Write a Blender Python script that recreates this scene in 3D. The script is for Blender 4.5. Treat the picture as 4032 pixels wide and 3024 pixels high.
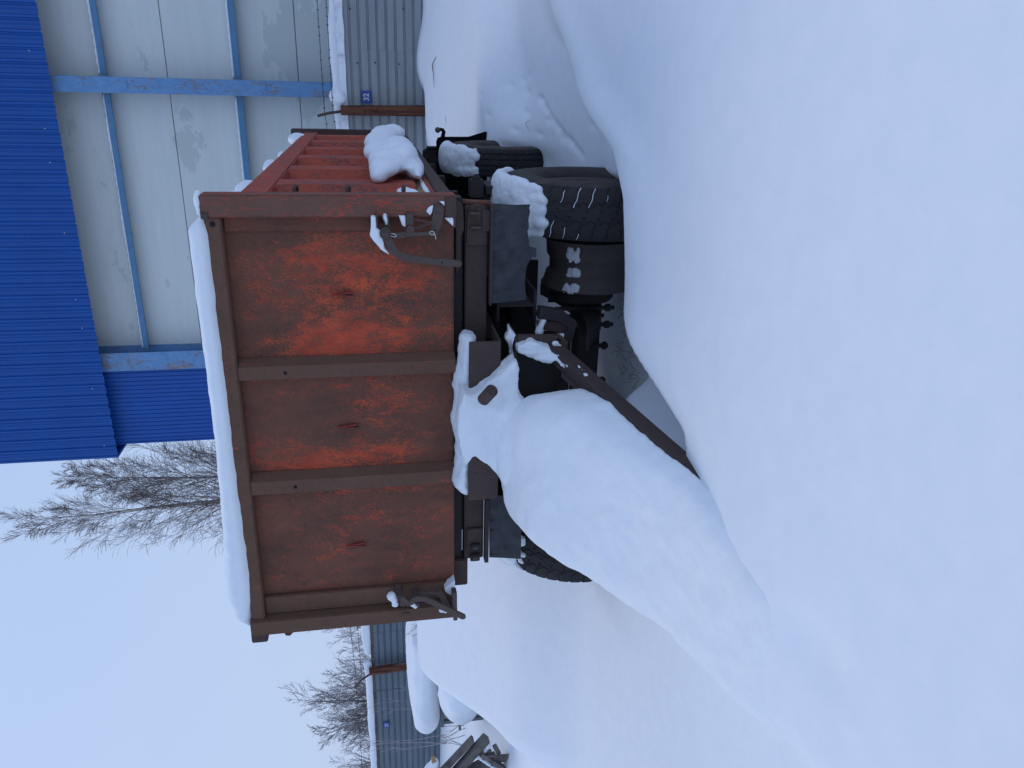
import bpy, bmesh, math, random
import numpy as np
from mathutils import Vector, Matrix, noise as mnoise
R = math.radians
for o in list(bpy.data.objects): bpy.data.objects.remove(o)
scene = bpy.context.scene
COL = scene.collection

# ------------------------------------------------------------------ camera (a phone held upright, picture stored on its side)
PITCH, ROLL, YAW, EYE = R(10), R(2.4), R(21.75), 1.70
f0 = Vector((-math.sin(YAW), math.cos(YAW), 0)); rt = Vector((math.cos(YAW), math.sin(YAW), 0)); up = Vector((0, 0, 1))
fwd = math.cos(PITCH)*f0 - math.sin(PITCH)*up
u0 = math.sin(PITCH)*f0 + math.cos(PITCH)*up
rr = math.cos(ROLL)*rt - math.sin(ROLL)*u0
uu = math.cos(ROLL)*u0 + math.sin(ROLL)*rt
cd = bpy.data.cameras.new('camera'); cam = bpy.data.objects.new('camera', cd); COL.objects.link(cam)
M = Matrix.Identity(4)
for i in range(3):
    M[i][0] = -uu[i]; M[i][1] = rr[i]; M[i][2] = -fwd[i]
M[2][3] = EYE
cam.matrix_world = M
cd.sensor_fit = 'HORIZONTAL'; cd.sensor_width = 34.6; cd.lens = 26.0*1662/1662.4
cd.clip_start = 0.05; cd.clip_end = 3000
scene.camera = cam

# ------------------------------------------------------------------ overcast sky and soft sun
SUN_EL, SUN_AZ = R(52), R(-62)          # azimuth measured from +Y towards +X
w = bpy.data.worlds.new('World'); scene.world = w; w.use_nodes = True
nt = w.node_tree; nt.nodes.clear()
out = nt.nodes.new('ShaderNodeOutputWorld'); bg = nt.nodes.new('ShaderNodeBackground')
sky = nt.nodes.new('ShaderNodeTexSky'); sky.sky_type = 'NISHITA'; sky.sun_disc = False
sky.sun_elevation = SUN_EL; sky.sun_rotation = SUN_AZ; sky.dust_density = 3.0; sky.air_density = 1.5
mx = nt.nodes.new('ShaderNodeMix'); mx.data_type = 'RGBA'; mx.inputs['Factor'].default_value = 0.88
tc = nt.nodes.new('ShaderNodeTexCoord'); sep = nt.nodes.new('ShaderNodeSeparateXYZ')
rp = nt.nodes.new('ShaderNodeValToRGB')
rp.color_ramp.elements[0].position = 0.0; rp.color_ramp.elements[0].color = (4.75, 6.25, 9.15, 1)
rp.color_ramp.elements[1].position = 0.8; rp.color_ramp.elements[1].color = (4.15, 5.70, 8.95, 1)
nt.links.new(tc.outputs['Generated'], sep.inputs[0]); nt.links.new(sep.outputs['Z'], rp.inputs[0])
nt.links.new(sky.outputs[0], mx.inputs['A']); nt.links.new(rp.outputs[0], mx.inputs['B'])
nt.links.new(mx.outputs['Result'], bg.inputs[0]); bg.inputs[1].default_value = 0.10
nt.links.new(bg.outputs[0], out.inputs[0])
sd = bpy.data.lights.new('sun', 'SUN'); sd.energy = 0.6; sd.angle = R(35); sd.color = (1.0, 0.95, 0.88)
so = bpy.data.objects.new('sun', sd); COL.objects.link(so)
sv = Vector((math.sin(SUN_AZ)*math.cos(SUN_EL), math.cos(SUN_AZ)*math.cos(SUN_EL), math.sin(SUN_EL)))
so.rotation_euler = sv.to_track_quat('Z', 'Y').to_euler(); so.location = sv*60
scene.render.engine = 'CYCLES'
scene.view_settings.view_transform = 'Standard'; scene.view_settings.look = 'None'
scene.view_settings.exposure = 0.0; scene.view_settings.gamma = 1.0; scene.view_settings.use_curve_mapping = False

# ------------------------------------------------------------------ materials
class NT:
    def __init__(s, name):
        s.m = bpy.data.materials.new(name); s.m.use_nodes = True; s.t = s.m.node_tree
        s.b = s.t.nodes['Principled BSDF']; s.tc = s.t.nodes.new('ShaderNodeTexCoord')
    def n(s, typ, **kw):
        nd = s.t.nodes.new('ShaderNode'+typ)
        for k, v in kw.items():
            if k.startswith('_'): setattr(nd, k[1:], v)
            else: s.put(nd.inputs[k], v)
        return nd
    def put(s, inp, v):
        if hasattr(v, 'links') or isinstance(v, bpy.types.NodeSocket): s.t.links.new(v, inp)
        else:
            if isinstance(v, (tuple, list)) and inp.type == 'RGBA' and len(v) == 3: v = (*v, 1)
            inp.default_value = v
    def vec(s, scale=(1, 1, 1), loc=(0, 0, 0)):
        mp = s.n('Mapping'); s.put(mp.inputs['Vector'], s.tc.outputs['Object']); mp.inputs['Scale'].default_value = scale; mp.inputs['Location'].default_value = loc
        return mp.outputs[0]
    def noise(s, scale, detail=4, rough=.55, vec=None, dist=0):
        nd = s.n('TexNoise', Scale=scale, Detail=detail, Roughness=rough, Distortion=dist)
        s.put(nd.inputs['Vector'], vec if vec is not None else s.tc.outputs['Object']); return nd.outputs['Fac']
    def ramp(s, fac, a, b, ca=(0, 0, 0), cb=(1, 1, 1)):
        nd = s.n('ValToRGB'); s.put(nd.inputs[0], fac); e = nd.color_ramp.elements
        e[0].position = a; e[0].color = (*ca, 1); e[1].position = b; e[1].color = (*cb, 1); return nd.outputs[0]
    def math(s, op, a, b=0.0):
        nd = s.n('Math', _operation=op); s.put(nd.inputs[0], a); s.put(nd.inputs[1], b); return nd.outputs[0]
    def mix(s, fac, a, b):
        nd = s.n('Mix', _data_type='RGBA'); s.put(nd.inputs['Factor'], fac); s.put(nd.inputs['A'], a); s.put(nd.inputs['B'], b); return nd.outputs['Result']
    def bump(s, h, strength=.3, dist=.01):
        nd = s.n('Bump', Strength=strength, Distance=dist, Height=h); s.put(s.b.inputs['Normal'], nd.outputs[0]); return nd
    def base(s, c): s.put(s.b.inputs['Base Color'], c)
    def rough(s, r): s.put(s.b.inputs['Roughness'], r)
    def spec(s, v): s.b.inputs['Specular IOR Level'].default_value = v

def snow_mat(name, grain=1.0, dirt=0.0, medium=.35):
    k = NT(name)
    f = k.noise(9, 5, .6); g = k.noise(160, 2, .7)
    col = k.mix(k.ramp(f, .3, .7), (.80, .835, .885), (.85, .875, .91))
    if dirt:
        col = k.mix(k.math('MULTIPLY', k.ramp(k.noise(5, 6, .65), .52, .75), dirt), col, (.45, .43, .44))
    k.base(col); k.rough(.62); k.spec(.25)
    h = k.math('ADD', k.math('MULTIPLY', f, medium), k.math('MULTIPLY', g, .05*grain))
    k.bump(h, .5, .03)
    k.b.inputs['Subsurface Weight'].default_value = 0.0
    return k.m
SNOW = snow_mat('snow_fresh'); SNOWD = snow_mat('snow_drift', .5, 0, .10); SNOWR = snow_mat('snow_crusty', 2.0, 0, .9); SNOWM = snow_mat('snow_rippled', 1.5, 0, .65); SNOWI = snow_mat('snow_icy', 2.5, .9, .8)

def paint_rust(name, paint, paint2, rust, rust2, thr=.5, width=.06, sc=(9, 9, 4.0), centers=None, rough=.72, speck=.5, bump=.35):
    k = NT(name)
    v = k.vec(sc); f = k.noise(1.0, 9, .68, v, .25); f2 = k.noise(.35, 3, .5, v); fine = k.noise(9, 3, .6, v)
    m = k.math('ADD', k.math('MULTIPLY', f, .48), k.math('MULTIPLY', f2, .26)); m = k.math('ADD', m, k.math('MULTIPLY', fine, .48))
    if centers:                                   # where the coat survived best
        tot = None
        for (cx, cz, rx, rz, a) in centers:
            sp = k.n('SeparateXYZ'); k.put(sp.inputs[0], k.tc.outputs['Object'])
            dx = k.math('DIVIDE', k.math('SUBTRACT', sp.outputs['X'], cx), rx); dz = k.math('DIVIDE', k.math('SUBTRACT', sp.outputs['Z'], cz), rz)
            d2 = k.math('ADD', k.math('MULTIPLY', dx, dx), k.math('MULTIPLY', dz, dz))
            e = k.math('MULTIPLY', k.math('POWER', 2.718, k.math('MULTIPLY', d2, -1.0)), a)
            tot = e if tot is None else k.math('ADD', tot, e)
        m = k.math('ADD', m, tot)
    msk = k.ramp(m, thr+.11, thr+.11+width)
    pc = k.mix(k.ramp(k.noise(14, 4, .6, k.vec((1, 1, .6))), .35, .65), paint, paint2)
    rc = k.mix(k.ramp(k.noise(6, 6, .65, k.vec((1, 1, .5))), .32, .68), rust, rust2)
    rc = k.mix(k.math('MULTIPLY', k.ramp(k.noise(60, 3, .6), .55, .75), speck), rc, (rust[0]*.45, rust[1]*.45, rust[2]*.5))
    k.base(k.mix(msk, rc, pc)); k.rough(k.ramp(f, .2, .8, (rough-.08,)*3, (rough+.18,)*3)); k.spec(.25)
    k.bump(k.math('ADD', k.math('MULTIPLY', msk, .5), k.math('MULTIPLY', k.noise(70, 3, .6), .35)), bump, .003)
    return k.m
O1, O2 = (.60, .10, .044), (.42, .068, .037)
B1, B2 = (.115, .058, .040), (.205, .080, .052)
BOARD = paint_rust('board_paint', O1, O2, B1, B2, .568, .14, (17, 17, 8), rough=.8,
    centers=[(-1.0-(-1.77), 1.86, .30, .40, .135), (-1.28+1.77, 1.75, .12, .45, .12), (-1.72+1.77, 1.75, .30, .42, .085), (-1.96+1.77, 1.95, .08, .5, .12), (-2.42+1.77, 1.82, .32, .38, .075), (-.90+1.77, 1.55, .25, .25, .05)])
FRAME = paint_rust('frame_paint', (.40, .085, .05), (.30, .07, .045), (.122, .068, .046), (.16, .084, .058), .60, .08, (9, 9, 3.5), rough=.8)
POSTP = paint_rust('post_paint', (.50, .085, .05), (.38, .06, .04), (.14, .075, .055), (.18, .095, .07), .49, .12, (12, 12, 3), rough=.8, bump=.25)
SIDEP = paint_rust('side_paint', (.42, .085, .050), (.33, .068, .044), (.15, .06, .05), (.20, .075, .06), .42, .08, (5, 5, 5), rough=.7, bump=.15)
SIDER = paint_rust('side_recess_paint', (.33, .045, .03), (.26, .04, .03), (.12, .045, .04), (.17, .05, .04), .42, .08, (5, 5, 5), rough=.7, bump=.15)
STEEL = paint_rust('rusted_steel', (.115, .078, .066), (.095, .066, .058), (.075, .053, .048), (.09, .06, .052), .5, .2, (8, 8, 8), rough=.85, bump=.3)
LATCH = paint_rust('rusted_latch_steel', (.145, .105, .093), (.125, .09, .08), (.098, .07, .062), (.115, .083, .073), .52, .2, (18, 18, 18), rough=.8, bump=.3)
GREASE = paint_rust('greasy_steel', (.066, .054, .049), (.050, .043, .041), (.036, .033, .035), (.048, .040, .039), .5, .2, (9, 9, 9), rough=.75, bump=.3)
BARE = paint_rust('bare_rim_steel', (.17, .135, .12), (.14, .11, .10), (.10, .085, .08), (.115, .09, .085), .5, .25, (3, 9, 9), rough=.6, bump=.2)
BEAMP = paint_rust('drawbar_steel', (.105, .066, .058), (.085, .058, .053), (.06, .046, .044), (.078, .052, .047), .55, .2, (10, 4, 10), rough=.8, bump=.4)
def plain(name, c, rough=.7, var=.15, scale=8, spec=.3, bump=.15, metal=0):
    k = NT(name); f = k.noise(scale, 5, .6)
    k.base(k.mix(k.ramp(f, .3, .7), tuple(x*(1-var) for x in c), tuple(min(1, x*(1+var)) for x in c)))
    k.rough(rough); k.spec(spec); k.b.inputs['Metallic'].default_value = metal
    if bump: k.bump(k.noise(scale*8, 3, .6), bump, .003)
    return k.m
RUBBER = paint_rust('tyre_rubber', (.034, .034, .039), (.028, .029, .035), (.024, .026, .032), (.048, .040, .037), .62, .15, (14, 14, 14), rough=.8, bump=.5)
def tyre_wall():
    k = NT('tyre_wall'); f = k.noise(9, 5, .6)
    k.base(k.mix(k.ramp(f, .35, .7), (.048, .044, .043), (.098, .078, .068))); k.rough(.85); k.spec(.2); k.bump(k.noise(80, 3, .6), .2, .003); return k.m
TWALL = tyre_wall()
FLAP = plain('mud_flap_rubber', (.055, .056, .064), .85, .3, 14, .2, .35)
FLAPK = plain('black_flap_rubber', (.008, .008, .011), .9, .3, 9, .1, .1)
OCHRE = plain('ochre_board', (.22, .165, .10), .85, .2, 12, .2, .2)
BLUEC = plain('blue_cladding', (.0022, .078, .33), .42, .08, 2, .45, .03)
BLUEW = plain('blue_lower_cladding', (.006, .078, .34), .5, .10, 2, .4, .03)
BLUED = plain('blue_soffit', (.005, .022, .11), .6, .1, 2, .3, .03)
COLB = paint_rust('column_blue_paint', (.12, .27, .50), (.17, .32, .54), (.27, .28, .26), (.20, .09, .055), .40, .07, (6, 6, 2.0), rough=.6, speck=0, bump=.1)
GIRTB = paint_rust('girt_blue_paint', (.09, .22, .38), (.12, .25, .40), (.15, .2, .27), (.09, .13, .2), .36, .12, (3, 5, 5), rough=.6, speck=0, bump=.1)
def wall_panel_mat():
    k = NT('white_sandwich_panel')
    v = k.vec((1.1, 1, 2.2)); st = k.noise(1.3, 6, .6, k.vec((.9, 1, 9)))
    c = k.mix(k.ramp(st, .3, .7), (.625, .66, .635), (.68, .71, .68))
    blk = k.n('TexVoronoi', Scale=5.0, _feature='F1'); blk.distance = 'CHEBYCHEV'; k.put(blk.inputs['Vector'], k.vec((1.0, 1, 2.6)))
    pm = k.math('ADD', k.noise(.9, 6, .62, k.vec((1.0, 1, 1.7), (3.1, 0, 1.2)), .2), k.math('MULTIPLY', k.noise(9, 3, .6, k.vec((1, 1, 3))), .10))
    sp = k.n('SeparateXYZ'); k.put(sp.inputs[0], k.tc.outputs['Object'])
    # the film is scuffed away most on the low panels by the open yard side
    pm = k.math('ADD', pm, k.math('MULTIPLY', k.math('MULTIPLY', k.ramp(sp.outputs['X'], .0, 1.0), k.ramp(k.math('MULTIPLY', sp.outputs['Z'], .1), .30, .40, (1, 1, 1), (0, 0, 0))), .22))
    pm = k.math('ADD', pm, k.math('MULTIPLY', k.math('SUBTRACT', blk.outputs['Color'], .5), .05))
    msk = k.ramp(pm, .68, .70)
    c = k.mix(msk, c, (.54, .58, .56))
    k.base(c); k.rough(.5); k.spec(.35); k.bump(k.n('TexWave', Scale=9.0, _bands_direction='Z').outputs['Fac'], .04, .004)
    return k.m
WPANEL = wall_panel_mat()
DARK = plain('dark_interior', (.02, .022, .026), .9, .2, 3, .1, 0)
def fence_mat(name, c):
    k = NT(name)
    f = k.noise(1.2, 6, .65, k.vec((.5, 1, 5))); g = k.noise(3, 5, .6)
    col = k.mix(k.ramp(f, .3, .72), tuple(x*.82 for x in c), tuple(x*1.2 for x in c))
    rm = k.ramp(k.noise(2.2, 8, .7, k.vec((1, 1, 1.5), (5, 2, 1))), .67, .76)
    col = k.mix(k.math('MULTIPLY', rm, .55), col, (.22, .12, .07))
    k.base(col); k.rough(.5); k.spec(.4); k.bump(g, .05, .01); return k.m
FENCE = fence_mat('grey_corrugated_steel', (.27, .29, .30)); FENCEL = fence_mat('blue_grey_corrugated_steel', (.13, .16, .19))
def wood_mat(name, a, b, ax=(14, 14, 1.6)):
    k = NT(name); v = k.vec(ax)
    f = k.noise(1, 7, .65, v, .6); g = k.noise(3, 4, .6, v)
    c = k.mix(k.ramp(f, .38, .62), a, b); c = k.mix(k.math('MULTIPLY', k.ramp(g, .55, .7), .6), c, tuple(x*.35 for x in a))
    k.base(c); k.rough(.8); k.spec(.25); k.bump(f, .5, .01); return k.m
POSTW = wood_mat('dark_brown_post', (.045, .017, .012), (.17, .062, .036))
PLANKW = wood_mat('weathered_timber', (.10, .085, .08), (.21, .18, .165), (3, 3, 3)); PLANKD = wood_mat('dark_timber', (.075, .066, .064), (.15, .13, .12), (3, 3, 3))
PLANKO = wood_mat('fresh_cut_timber', (.38, .24, .12), (.52, .34, .18), (3, 3, 3))
WIRE = plain('rusty_wire', (.03, .027, .028), .7, .2, 20, .3, 0)
SIGNB = plain('sign_blue_enamel', (.018, .065, .29), .4, .1, 6, .4, 0)
SIGNW = plain('sign_white_figures', (.62, .62, .55), .5, .05, 6, .3, 0)
BARK = plain('birch_bark', (.44, .40, .36), .85, .35, 14, .2, .3)
def bark():
    k = NT('birch_bark_pale'); f = k.noise(2.2, 5, .6, k.vec((1, 1, 3))); k.base(k.mix(k.ramp(f, .52, .62), (.62, .55, .47), (.08, .06, .055))); k.rough(.85); return k.m
BARK = bark()
TWIG = plain('birch_twig', (.20, .14, .12), .85, .2, 4, .2, 0); TWIGG = plain('grey_twig', (.38, .34, .335), .85, .25, 4, .2, 0); TWIGD = plain('dark_twig', (.20, .17, .17), .85, .2, 4, .2, 0)
PALEP = plain('pale_panel', (.40, .42, .40), .5, .12, 6, .4, 0); GREYF = plain('grey_green_frame', (.12, .145, .15), .55, .15, 8, .4, 0)
GRASS = plain('dry_stem', (.12, .10, .085), .85, .2, 6, .2, 0)

# ------------------------------------------------------------------ mesh helpers
def rbox(bm, lo, hi, b=0.0):
    vs = [bm.verts.new((x, y, z)) for z in (lo[2], hi[2]) for y in (lo[1], hi[1]) for x in (lo[0], hi[0])]
    fs = [bm.faces.new([vs[i] for i in q]) for q in ((0, 2, 3, 1), (4, 5, 7, 6), (0, 1, 5, 4), (2, 6, 7, 3), (0, 4, 6, 2), (1, 3, 7, 5))]
    if b: bmesh.ops.bevel(bm, geom=list({e for f in fs for e in f.edges}), offset=b, segments=2, affect='EDGES')
def prism(bm, pts, y0, y1, b=0.0, axis='Y'):
    def P(a, c, d): return {'Y': (a, d, c), 'X': (d, a, c), 'Z': (a, c, d)}[axis]
    A = [bm.verts.new(P(a, c, y0)) for a, c in pts]; B = [bm.verts.new(P(a, c, y1)) for a, c in pts]
    n = len(pts); fs = [bm.faces.new(A), bm.faces.new(B[::-1])]
    for i in range(n): fs.append(bm.faces.new((A[i], B[i], B[(i+1) % n], A[(i+1) % n])))
    bmesh.ops.recalc_face_normals(bm, faces=fs)
    if b:
        es = list({e for e in fs[0].edges} | {e for e in fs[1].edges}); bmesh.ops.bevel(bm, geom=es, offset=b, segments=1, affect='EDGES')
def tube(bm, pts, rad, n=8, caps=True, flat=None):
    pts = [Vector(p) for p in pts]; k = len(pts)
    rad = list(rad) if isinstance(rad, (list, tuple)) else [rad]*k
    rings = []; ref = None
    for i in range(k):
        t = (pts[min(i+1, k-1)]-pts[max(i-1, 0)])
        if t.length < 1e-9: t = Vector((0, 0, 1))
        t.normalize()
        if ref is None: ref = Vector((0, 0, 1)) if abs(t.z) < .9 else Vector((1, 0, 0))
        a = (ref - t*ref.dot(t)); a = a.normalized() if a.length > 1e-6 else t.orthogonal().normalized()
        ref = a; b = t.cross(a)
        rings.append([bm.verts.new(pts[i]+(a*math.cos(2*math.pi*j/n)+b*math.sin(2*math.pi*j/n)*(flat or 1))*rad[i]) for j in range(n)])
    for i in range(k-1):
        for j in range(n): bm.faces.new((rings[i][j], rings[i][(j+1) % n], rings[i+1][(j+1) % n], rings[i+1][j]))
    if caps: bm.faces.new(rings[0][::-1]); bm.faces.new(rings[-1])
def lathe_x(bm, prof, c, n=48, closed=True):
    """profile [(x, r)] spun round an axis along X through c"""
    rings = []
    for (x, r) in prof:
        rings.append([bm.verts.new((c[0]+x, c[1]-r*math.cos(2*math.pi*j/n), c[2]+r*math.sin(2*math.pi*j/n))) for j in range(n)])
    m = len(rings)
    for i in range(m if closed else m-1):
        A, B = rings[i], rings[(i+1) % m]
        for j in range(n): bm.faces.new((A[j], A[(j+1) % n], B[(j+1) % n], B[j]))
def bar(bm, p0, p1, wd, th, up_=Vector((0, 0, 1)), b=0.0):
    p0, p1 = Vector(p0), Vector(p1); t = (p1-p0).normalized(); s = t.cross(up_); s = s.normalized() if s.length > 1e-5 else t.orthogonal().normalized(); q = s.cross(t)
    vs = []
    for p in (p0, p1):
        for (i, j) in ((-1, -1), (1, -1), (1, 1), (-1, 1)): vs.append(bm.verts.new(p+s*(i*wd/2)+q*(j*th/2)))
    fs = [bm.faces.new([vs[i] for i in q_]) for q_ in ((3, 2, 1, 0), (4, 5, 6, 7), (0, 1, 5, 4), (1, 2, 6, 5), (2, 3, 7, 6), (3, 0, 4, 7))]
    bmesh.ops.recalc_face_normals(bm, faces=fs)
    if b: bmesh.ops.bevel(bm, geom=list({e for f in fs for e in f.edges}), offset=b, segments=1, affect='EDGES')
def wpos(o):
    p = Vector((0, 0, 0))
    while o: p += o.location; o = o.parent
    return p
def obj(name, bm, mat, parent=None, smooth=False, keep=False):
    me = bpy.data.meshes.new(name)
    if parent is not None:
        bmesh.ops.translate(bm, verts=bm.verts, vec=-wpos(parent))
    bmesh.ops.recalc_face_normals(bm, faces=bm.faces) if not keep else None
    bm.to_mesh(me); bm.free()
    if smooth: me.polygons.foreach_set('use_smooth', [True]*len(me.polygons))
    for m in (mat if isinstance(mat, list) else [mat]): me.materials.append(m)
    o = bpy.data.objects.new(name, me); COL.objects.link(o)
    if parent is not None: o.parent = parent
    return o
def box(name, lo, hi, mat, parent=None, b=0.0):
    bm = bmesh.new(); rbox(bm, lo, hi, b); return obj(name, bm, mat, parent)
def tag(o, label, cat, group=None):
    o['label'] = label; o['category'] = cat
    if group: o['group'] = group
    return o
def thing(name, label, cat, loc=(0, 0, 0), group=None):
    o = bpy.data.objects.new(name, None); COL.objects.link(o); o.location = loc; o.empty_display_size = .2
    return tag(o, label, cat, group)
def struct(o): o['kind'] = 'structure'; return o
def N(p, s=1.0): return mnoise.noise(Vector(p)*s)
def blob(name, shapes, mat, label=None, voxel=.02, smooth=8, disp=0.0, dsc=6.0, parent=None, cat='snow', cut=None, group=None):
    """soft snow body: shapes are ellipsoids (centre, radii) or callables that add closed geometry; merged and smoothed into one skin"""
    bm = bmesh.new()
    for s in shapes:
        if callable(s): s(bm); continue
        c, r = s
        bmesh.ops.create_icosphere(bm, subdivisions=2, radius=1.0, matrix=Matrix.Translation(c) @ Matrix.Diagonal((r[0], r[1], r[2], 1)))
    me = bpy.data.meshes.new('t'); bm.to_mesh(me); bm.free(); o = bpy.data.objects.new('t', me); COL.objects.link(o)
    md = o.modifiers.new('r', 'REMESH'); md.mode = 'VOXEL'; md.voxel_size = voxel
    if smooth:
        ms = o.modifiers.new('s', 'SMOOTH'); ms.factor = .5; ms.iterations = smooth
    dg = bpy.context.evaluated_depsgraph_get(); me2 = bpy.data.meshes.new_from_object(o.evaluated_get(dg))
    bpy.data.objects.remove(o); bpy.data.meshes.remove(me)
    if disp:
        me2.update(); co = np.empty(len(me2.vertices)*3); me2.vertices.foreach_get('co', co); co = co.reshape(-1, 3)
        no = np.array([v.normal[:] for v in me2.vertices])
        d = np.array([mnoise.fractal(Vector(c)*dsc, 1.0, 2.0, 4) for c in co])
        d2 = np.array([mnoise.fractal(Vector(c)*dsc*5.3, 1.0, 2.0, 3) for c in co]); d = d+.22*d2
        co += no*(d[:, None]*disp); me2.vertices.foreach_set('co', co.ravel())
    me2.name = name; me2.materials.clear(); me2.materials.append(mat)
    me2.polygons.foreach_set('use_smooth', [True]*len(me2.polygons))
    o = bpy.data.objects.new(name, me2); COL.objects.link(o)
    if parent is not None: o.parent = parent; o.location = -wpos(parent)
    elif label: tag(o, label, cat, group)
    return o
def chain_shapes(path, seed=0, jit=.15, step=.6):
    """ellipsoids strung along [(point, (rx, ry, rz))]"""
    rnd = random.Random(seed); res = []
    for (p, r), (q, s) in zip(path[:-1], path[1:]):
        p, q = Vector(p), Vector(q); n = max(2, int((q-p).length/(step*min(min(r), min(s)))))
        for i in range(n):
            t = i/n; j = [1+rnd.uniform(-jit, jit) for _ in range(3)]
            res.append((tuple(p.lerp(q, t)), tuple((a*(1-t)+b*t)*jj for a, b, jj in zip(r, s, j))))
    res.append(path[-1]); return res

# ------------------------------------------------------------------ snow ground
def ss(a, b, x): t = np.clip((x-a)/(b-a), 0, 1); return t*t*(3-2*t)
def vnoise(X, Y, s, seed):
    rg = np.random.RandomState(seed); G = rg.rand(64, 64)
    x = X*s+17.3; y = Y*s+5.1; i = np.floor(x).astype(int); j = np.floor(y).astype(int); fx = x-i; fy = y-j
    fx = fx**3*(fx*(6*fx-15)+10); fy = fy**3*(fy*(6*fy-15)+10)
    g = lambda a, b: G[a % 64, b % 64]
    return (g(i, j)*(1-fx)+g(i+1, j)*fx)*(1-fy)+(g(i, j+1)*(1-fx)+g(i+1, j+1)*fx)*fy - .5
TRACKS = [(-.03, 7.75), (-.08, 7.3), (-.13, 6.9), (-.29, 6.68), (-.41, 6.31), (-.125, 8.35), (-.31, 8.0), (-.25, 7.16), (-.41, 6.84), (-.40, 7.24), (-.27, 5.62), (.02, 7.5), (.06, 7.35)]
def ground(X, Y):
    X = np.asarray(X, float); Y = np.asarray(Y, float)
    near = .405 + .035*vnoise(X, Y, .45, 1) + .008*vnoise(X, Y, 1.3, 2) - .05*ss(2.6, 1.0, Y)
    near = near - .29*ss(-.12, -.55, X+1.97+.28*(np.clip(Y, .8, 4)-2.2))*ss(.7, 2.2, Y)           # trough on the left of the drawbar
    # crest of the near drift: straight before the wheel, swinging away along the right of the trailer
    yc = np.interp(X, [-4, -2.3, -1.1, -.53, -.32, -.045, .44, 1.2, 2.5, 6], [3.3, 3.40, 3.56, 3.78, 3.98, 4.65, 5.55, 6.5, 7.6, 9])
    crest = .035*np.exp(-((Y-yc+.12)/.30)**2)*ss(-2.2, -1.2, X)
    wl = np.interp(X, [-3, -.55, -.2, 1, 4], [.42, .42, .9, 1.6, 2.2])
    hol = ss(0, 1, (Y-yc)/wl)
    floor_r = .07 + .15*ss(5.0, 7.4, Y) + .03*vnoise(X, Y, .9, 3)
    floor_t = .10 + .03*vnoise(X, Y, .8, 4)
    fl = np.where(X > -.5, floor_r, floor_t); t = ss(-.75, -.45, X); fl = floor_t*(1-t)+floor_r*t
    h = (near+crest)*(1-hol)+fl*hol
    # snow pillows against the outer side walls of the two tyres
    h = h + .13*np.exp(-((X+.45)/.32)**2-((Y-4.80)/.45)**2)*ss(-.62, -.5, X)*ss(3.7, 4.4, Y)
    h = h + .14*np.exp(-((X+.42)/.24)**2-((Y-7.45)/.50)**2)*ss(-.62, -.5, X)
    h = h + .05*np.exp(-((X+1.75)/.50)**2)*np.exp(-((Y-2.15)/.50)**2) - .03*np.exp(-((X+1.62)/.12)**2-((Y-1.72)/.14)**2)
    h = h + .045*np.exp(-((X+1.22)/.30)**2-((Y-3.15)/.38)**2) + .022*np.exp(-((X+1.13)/.22)**2-((Y-3.40)/.22)**2)
    # scoop beside the drawbar beam
    ax, ay, bx, by = -1.27, 3.8, -1.44, 2.86
    tt = np.clip(((X-ax)*(bx-ax)+(Y-ay)*(by-ay))/((bx-ax)**2+(by-ay)**2), 0, 1)
    dd = np.hypot(X-(ax+tt*(bx-ax)), Y-(ay+tt*(by-ay))); rad = .27*(1-tt)+.10*tt
    sc = ss(1.0, .55, dd/rad); h = h*(1-sc)+np.minimum(h, .20+.10*tt)*sc
    # big drift on the right that climbs to the fence
    ye = 7.95+1.05*(np.maximum(X, -.9)+.5)
    top = .52 + .30*ss(0, 4.2, Y-ye) + .03*vnoise(X, Y, .5, 6)
    br = ss(-1.15, .10, (Y-ye)/1.0)*ss(-2.2, -.6, X)
    h = h*(1-br)+top*br
    # bank on the left beyond the trailer
    ridge = 1.31-.035*(X+5)**2*.15
    yf = 5.35+.12*(X+5)
    prof = .16+.52*ss(-.95, .10, Y-yf)+(ridge-.68)*ss(-.15, 3.0, Y-yf)
    flank = ss(-.60, .12, X-(-7.12+.56*(7.9-np.clip(Y, 4.6, 9)))); lat = ss(-3.15, -3.55, X)
    back = ss(10.6, 8.7, Y)
    bl = ss(yf-2.0, yf-.9, Y)*flank*lat*back
    h = h*(1-bl)+prof*bl
    # pit with the snowed-in shed, far plain
    far = .42+.06*vnoise(X, Y, .25, 8)
    bf = ss(9.0, 11.5, Y)*ss(-2.2, -5.0, X) + ss(-8.2, -9.6, X)*ss(4, 7, Y)
    bf = np.clip(bf, 0, 1)*(1-bl); h = h*(1-bf)+far*bf
    drift = .30*np.exp(-((Y-13.0+.09*X)/1.0)**2)*ss(-3, -9, X); h = h+drift*.3
    h = h-.24*np.exp(-((X+.455)/.30)**2-((Y-12.95)/.35)**2)+.05*np.sin(X*4.1+.6)*np.exp(-((Y-13.1)/.5)**2)*ss(-3, -1, X)
    bfar = ss(15.2, 18, Y); h = h*(1-bfar)+.45*bfar
    for i, (tx, ty) in enumerate(TRACKS):
        e = ((X-tx-.12*(Y-ty))/.026)**2+((Y-ty)/.075)**2; h = h-.016*np.exp(-e)
    for a, b in zip([(-.12, 6.95), (-.20, 6.75), (-.33, 6.45), (-.42, 6.1)], [(-.20, 6.75), (-.33, 6.45), (-.42, 6.1), (-.50, 5.8)]):
        t2 = np.clip(((X-a[0])*(b[0]-a[0])+(Y-a[1])*(b[1]-a[1]))/((b[0]-a[0])**2+(b[1]-a[1])**2), 0, 1)
        d2 = np.hypot(X-(a[0]+t2*(b[0]-a[0])), Y-(a[1]+t2*(b[1]-a[1]))); h = h-.016*np.exp(-(d2/.030)**2)
    return h
def hg(x, y): return float(ground(np.array([x]), np.array([y]))[0])
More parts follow.
